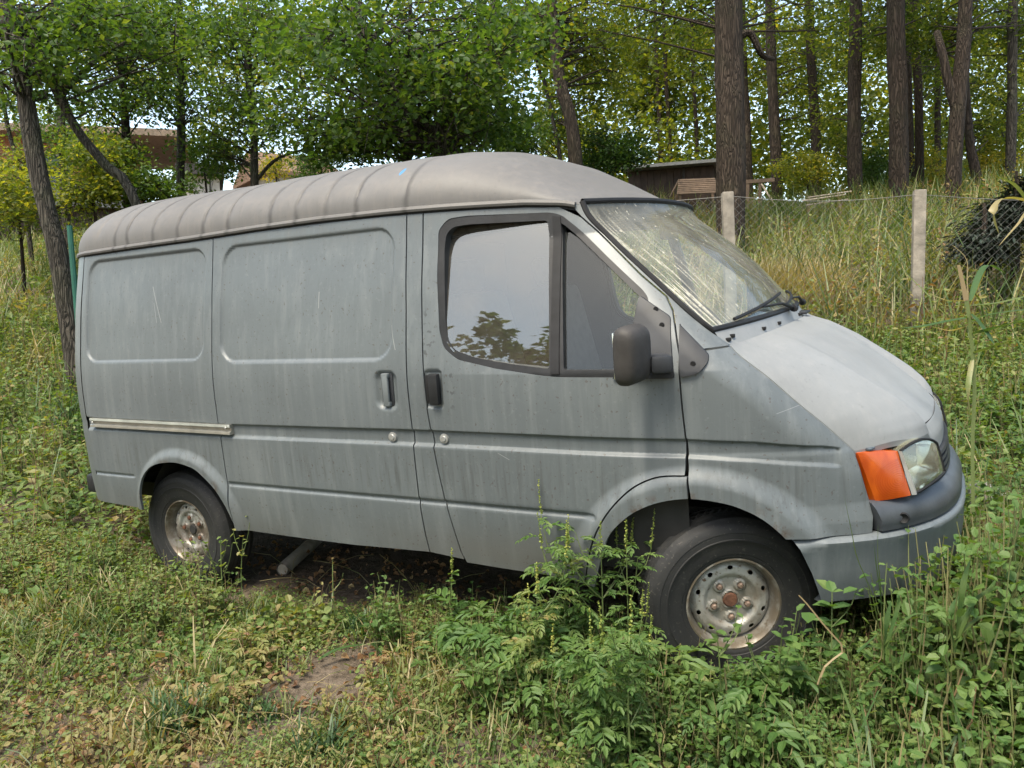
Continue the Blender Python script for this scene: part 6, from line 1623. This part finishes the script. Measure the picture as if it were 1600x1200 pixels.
plant_px('reed', 'tall broken reed with a split pale top and long drooping leaves at the right edge', 'reed', (1520, 780), 3.0,
         [([(1520, 800), (1519, 690), (1522, 600), (1514, 500), (1509, 468)], .0075, .0085, .50), ([(1509, 470), (1503, 440), (1497, 414)], .0105, .007, .86), ([(1513, 478), (1511, 440), (1510, 405), (1488, 383)], .003, .001, .80)],
         [([(1511, 497), (1480, 503, -.05), (1440, 511, -.1), (1404, 513, -.12)], 0.0150, .34), ([(1511, 510), (1485, 517, .05), (1456, 510, .1)], 0.0090, .95), ([(1509, 470), (1480, 470, .05), (1452, 459, .12)], 0.0090, .80),
          ([(1516, 478), (1560, 474, .05), (1625, 458, .1)], 0.0135, .62), ([(1518, 500), (1560, 490, .0), (1625, 482, .1)], 0.0120, .42), ([(1520, 522), (1560, 512, -.1), (1625, 492, -.15)], 0.0150, .40),
          ([(1521, 552), (1560, 540, -.1), (1625, 515, -.15)], 0.0120, .55), ([(1517, 490), (1535, 512, -.05), (1553, 538, -.1)], 0.0135, .30), ([(1516, 470), (1530, 430, .1), (1545, 415, .15), (1572, 428, .2)], 0.0120, .36),
          ([(1520, 560), (1512, 610, -.05), (1516, 660, -.05)], 0.0090, .75)])
plant_px('reed', 'pale dry reed leaf bending in from beyond the right edge', 'reed', (1668, 760), 2.8, [([(1668, 800), (1660, 600), (1640, 420), (1632, 330)], .007, .004, .7)],
         [([(1634, 330), (1600, 314), (1565, 312), (1551, 336), (1561, 366)], 0.0165, .86), ([(1636, 350), (1610, 322), (1585, 290), (1558, 276)], 0.0120, .66), ([(1640, 400), (1612, 330), (1590, 352), (1560, 385)], 0.0075, .92)])
plant_px('tall_grass', 'tall fresh grass clump with straight blades in front of the bumper corner', 'grass', (1378, 1010), 2.25,
         [([(1380, 1030), (1381, 960), (1384, 900), (1386, 880)], .0022, .0012, .5)],
         [([(1378, 1020), (1376, 930), (1371, 870), (1372, 816)], .006, .52), ([(1376, 1000), (1362, 930), (1338, 870), (1330, 830), (1318, 772)], .0055, .55), ([(1380, 1020), (1376, 940), (1368, 880), (1366, 850)], .006, .40),
          ([(1380, 1010), (1420, 965), (1450, 962), (1488, 983)], .0055, .48), ([(1378, 1015), (1355, 1010), (1340, 1020), (1378, 985)], .007, .40), ([(1382, 1020), (1400, 960), (1405, 930)], .006, .42), ([(1380, 1030), (1384, 980), (1392, 940)], .007, .36)])
plant_px('tall_grass', 'broad-bladed grass clump fanning out in the weeds right of the bumper', 'grass', (1492, 1010), 2.2,
         [], [([(1492, 1020), (1498, 960), (1506, 910), (1517, 872)], .008, .44), ([(1492, 1010), (1520, 945), (1548, 920), (1556, 905)], .008, .46), ([(1492, 1000), (1530, 966), (1560, 964), (1592, 966)], .007, .50), ([(1490, 1020), (1484, 980), (1470, 960)], .007, .40), ([(1490, 1020), (1486, 960), (1500, 930)], .008, .38)])
plant_px('dead_stalk', 'long pale dead stalk bent over the soil below the bumper', 'stalk', (1285, 1055), 2.15, [([(1278, 1070), (1290, 1040), (1318, 1015), (1290, 980), (1262, 945), (1248, 930)], .0035, .0018, .85)], [])
def laid(name, label, cat, pts, w, tint, mat, lift=.02, ribbon_=False):
    P = [gpt(*q) + np.array([0, 0, lift + .02 * (i % 2)]) for i, q in enumerate(pts)]; o = P[0].copy(); root = empty(name, o, label, cat)
    Q = [q - o for q in P]
    if ribbon_: ribbon('leaf', Q, w, mat, root, tint)
    else:
        T = Tpl(); quad_tube(T, spline(Q, 14), w, w * .6, tint); tpl_obj(T.done(), 'stem', [mat], root)
    return root
laid('dead_stalk', 'curved yellow-green dead stalk lying on the trodden soil', 'stalk', [(508, 1035), (525, 1003), (545, 975), (565, 955)], .0045, .70, M_STEM, .04)
laid('grass_leaf', 'single long green reed leaf lying across the trodden soil', 'leaf', [(498, 1050), (530, 1040), (576, 1024)], .009, .36, M_GRASS, .05, True)
laid('dead_stalk', 'thin straw lying right of the trodden strip', 'stalk', [(498, 1120), (530, 1095), (562, 1070)], .003, .85, M_STEM, .03)
# grass tufts
for px, py, hh, n, lab in ((275, 1150, .18, 240, 'dense dark green grass tuft at the bottom left'), (420, 1130, .11, 130, 'small grass tuft left of the trodden strip'), (575, 985, .12, 160, 'blue-green grass tuft on the soil under the sliding door'), (505, 1185, .13, 130, 'grass tuft at the bottom edge beside the trodden strip'), (410, 965, .10, 90, 'low grass tuft near the rear wheel')):
    g = gpt(px, py); T = t_grass(n, hh, .0024, .055, int(px), 1.2); o = tpl_obj(T, 'grass_tuft', [M_GRASS]); o.location = g
    o.data.attributes['tint'].data.foreach_set('value', np.clip(.22 + T.T + rg.normal(0, .06, len(T.T)), 0, 1).astype(np.float32)); tag(o, lab, 'grass tuft', 'grass tufts on the soil')
# large yellow and brown leaves that stand out
for px, py, lab, ti in ((25, 1110, 'bright yellow fallen leaf at the left edge', .62), (470, 935, 'crumpled brown leaf on the soil beside the rear wheel', .35), (205, 960, 'curled tan leaf in the weeds at the left', .7), (1190, 890 + 170, 'brown dry leaf below the front rim', .3)):
    g = gpt(px, py); T = Tpl(); r = np.random.default_rng(px)
    T.leaf((0, 0, .02), r.uniform(0, 6), .25, .06, ti, True, .5, .42); T.leaf((.01, .01, .025), r.uniform(0, 6), -.2, .045, ti + .08, True, -.6, .4); o = tpl_obj(T.done(), 'dead_leaf', [M_DRY]); o.location = g; tag(o, lab, 'leaf')
# dark spruce boughs behind the right span of the fence
def conifer(label, lst, seed):
    r = np.random.default_rng(seed); cl = np.array(spray(lst, r)); c = cl.mean(0); g = float(G(c[0], c[1])); b = np.array([c[0], c[1], g])
    root = empty('spruce', b, label, 'conifer'); MB().tube([(0, 0, -.1), (.02, 0, .6), (0, 0, c[2] - g + .5)], [.05, .04, .015], 7).build('trunk', M_BARK, root)
    Vs, Fs, Ts, n0 = [], [], [], 0; T = Tpl()
    for q in cl - b:
        a = math.atan2(q[1], q[0]); st = np.array([0, 0, q[2] + .12]); quad_tube(T, spline([st, .5 * (st + q) + np.array([0, 0, .05]), q], 5), .010, .004, .2)
        m = 95; t = r.uniform(0.15, 1.05, m); P = st + (q - st) * t[:, None] + r.normal(0, 1, (m, 3)) * np.array([.11, .11, .035]); yaw = a + r.normal(0, .9, m)
        V0, F0 = leaf1(); Rr = rotz(yaw) @ roty(r.normal(.25, .25, m)); V = np.einsum('mij,kj->mki', Rr, V0 * np.array([1, .45, 1])) * r.uniform(.06, .13, m)[:, None, None] + P[:, None]
        F = (F0[None] + (np.arange(m) * 4)[:, None, None]).reshape(-1, 4); Vs.append(V.reshape(-1, 3)); Fs.append(F + n0); n0 += 4 * m; Ts.append(r.uniform(.1, .7, m))
    tpl_obj(T.done(), 'boughs', [M_BARK], root)['kind'] = 'stuff'
    mesh_np('needles', np.concatenate(Vs), np.concatenate(Fs), M_CONIFER, root, smooth=False, tint=np.concatenate(Ts))
    return root
conifer('dark spruce with flat layered boughs behind the fence at the right edge', [(1570, 345, 60, 28, 8.6, .3, 34), (1610, 320, 40, 30, 8.8, .3, 14)], 41)
conifer('lower dark spruce in front of the larger one, right of the nearer fence post', [(1530, 392, 40, 22, 8.3, .25, 26)], 42)

# ------------------------------------------------------------------ pole under the van, stones
def on_ground(px, yw):
    x = np.linspace(-4, 2, 3000); P = np.stack([x, x * 0 + yw, G(x, x * 0 + yw)], 1) - CAM_POS; q = 800 + CAM_F * (P @ CAM_ROT[:, 0]) / (P @ FWD2); i = int(np.argmin(np.abs(q - px))); return P[i] + CAM_POS
a = on_ground(442, -.58) + np.array([0, 0, .035]); b = on_ground(520, .05) + np.array([0, 0, .075]); b = a + (b - a) * 1.25
po = MB().tube([a * 0, (b - a) * .5, b - a], [.036, .036, .036], 16, caps=False).tube([(b - a) * .0, (b - a) * .04], [.029, .029], 16).build('pole', plain('weathered_grey_pole', (.34, .30, .25), .8, var=.35, scale=14, bump=.2)); po.location = a
tag(po, 'grey round pole lying on the soil under the sliding door', 'pole')
def stone(label, px, py, r0, seed):
    g = gpt(px, py); bm = bmesh.new(); bmesh.ops.create_icosphere(bm, subdivisions=3, radius=1); r = np.random.default_rng(seed); k = r.normal(0, 1, (4, 3)); 
    for v in bm.verts:
        p = np.array(v.co); s = 1 + sum(.07 * math.sin(2.2 * (p @ q) + i) for i, q in enumerate(k)); v.co = Vector(p * s * np.array([1.2, .9, .75]) * r0)
    me = bpy.data.meshes.new('stone'); bm.to_mesh(me); bm.free(); me.shade_smooth(); me.materials.append(M_STONE); o = new_obj('stone', me); o.location = g + np.array([0, 0, r0 * .45]); tag(o, label, 'stone', 'stones by the bumper')
M_STONE = plain('grey_field_stone', (.20, .195, .19), .85, var=.3, scale=16, bump=.3)
stone('grey stone showing through the weeds beyond the bumper', 1540, 800, .13, 3)
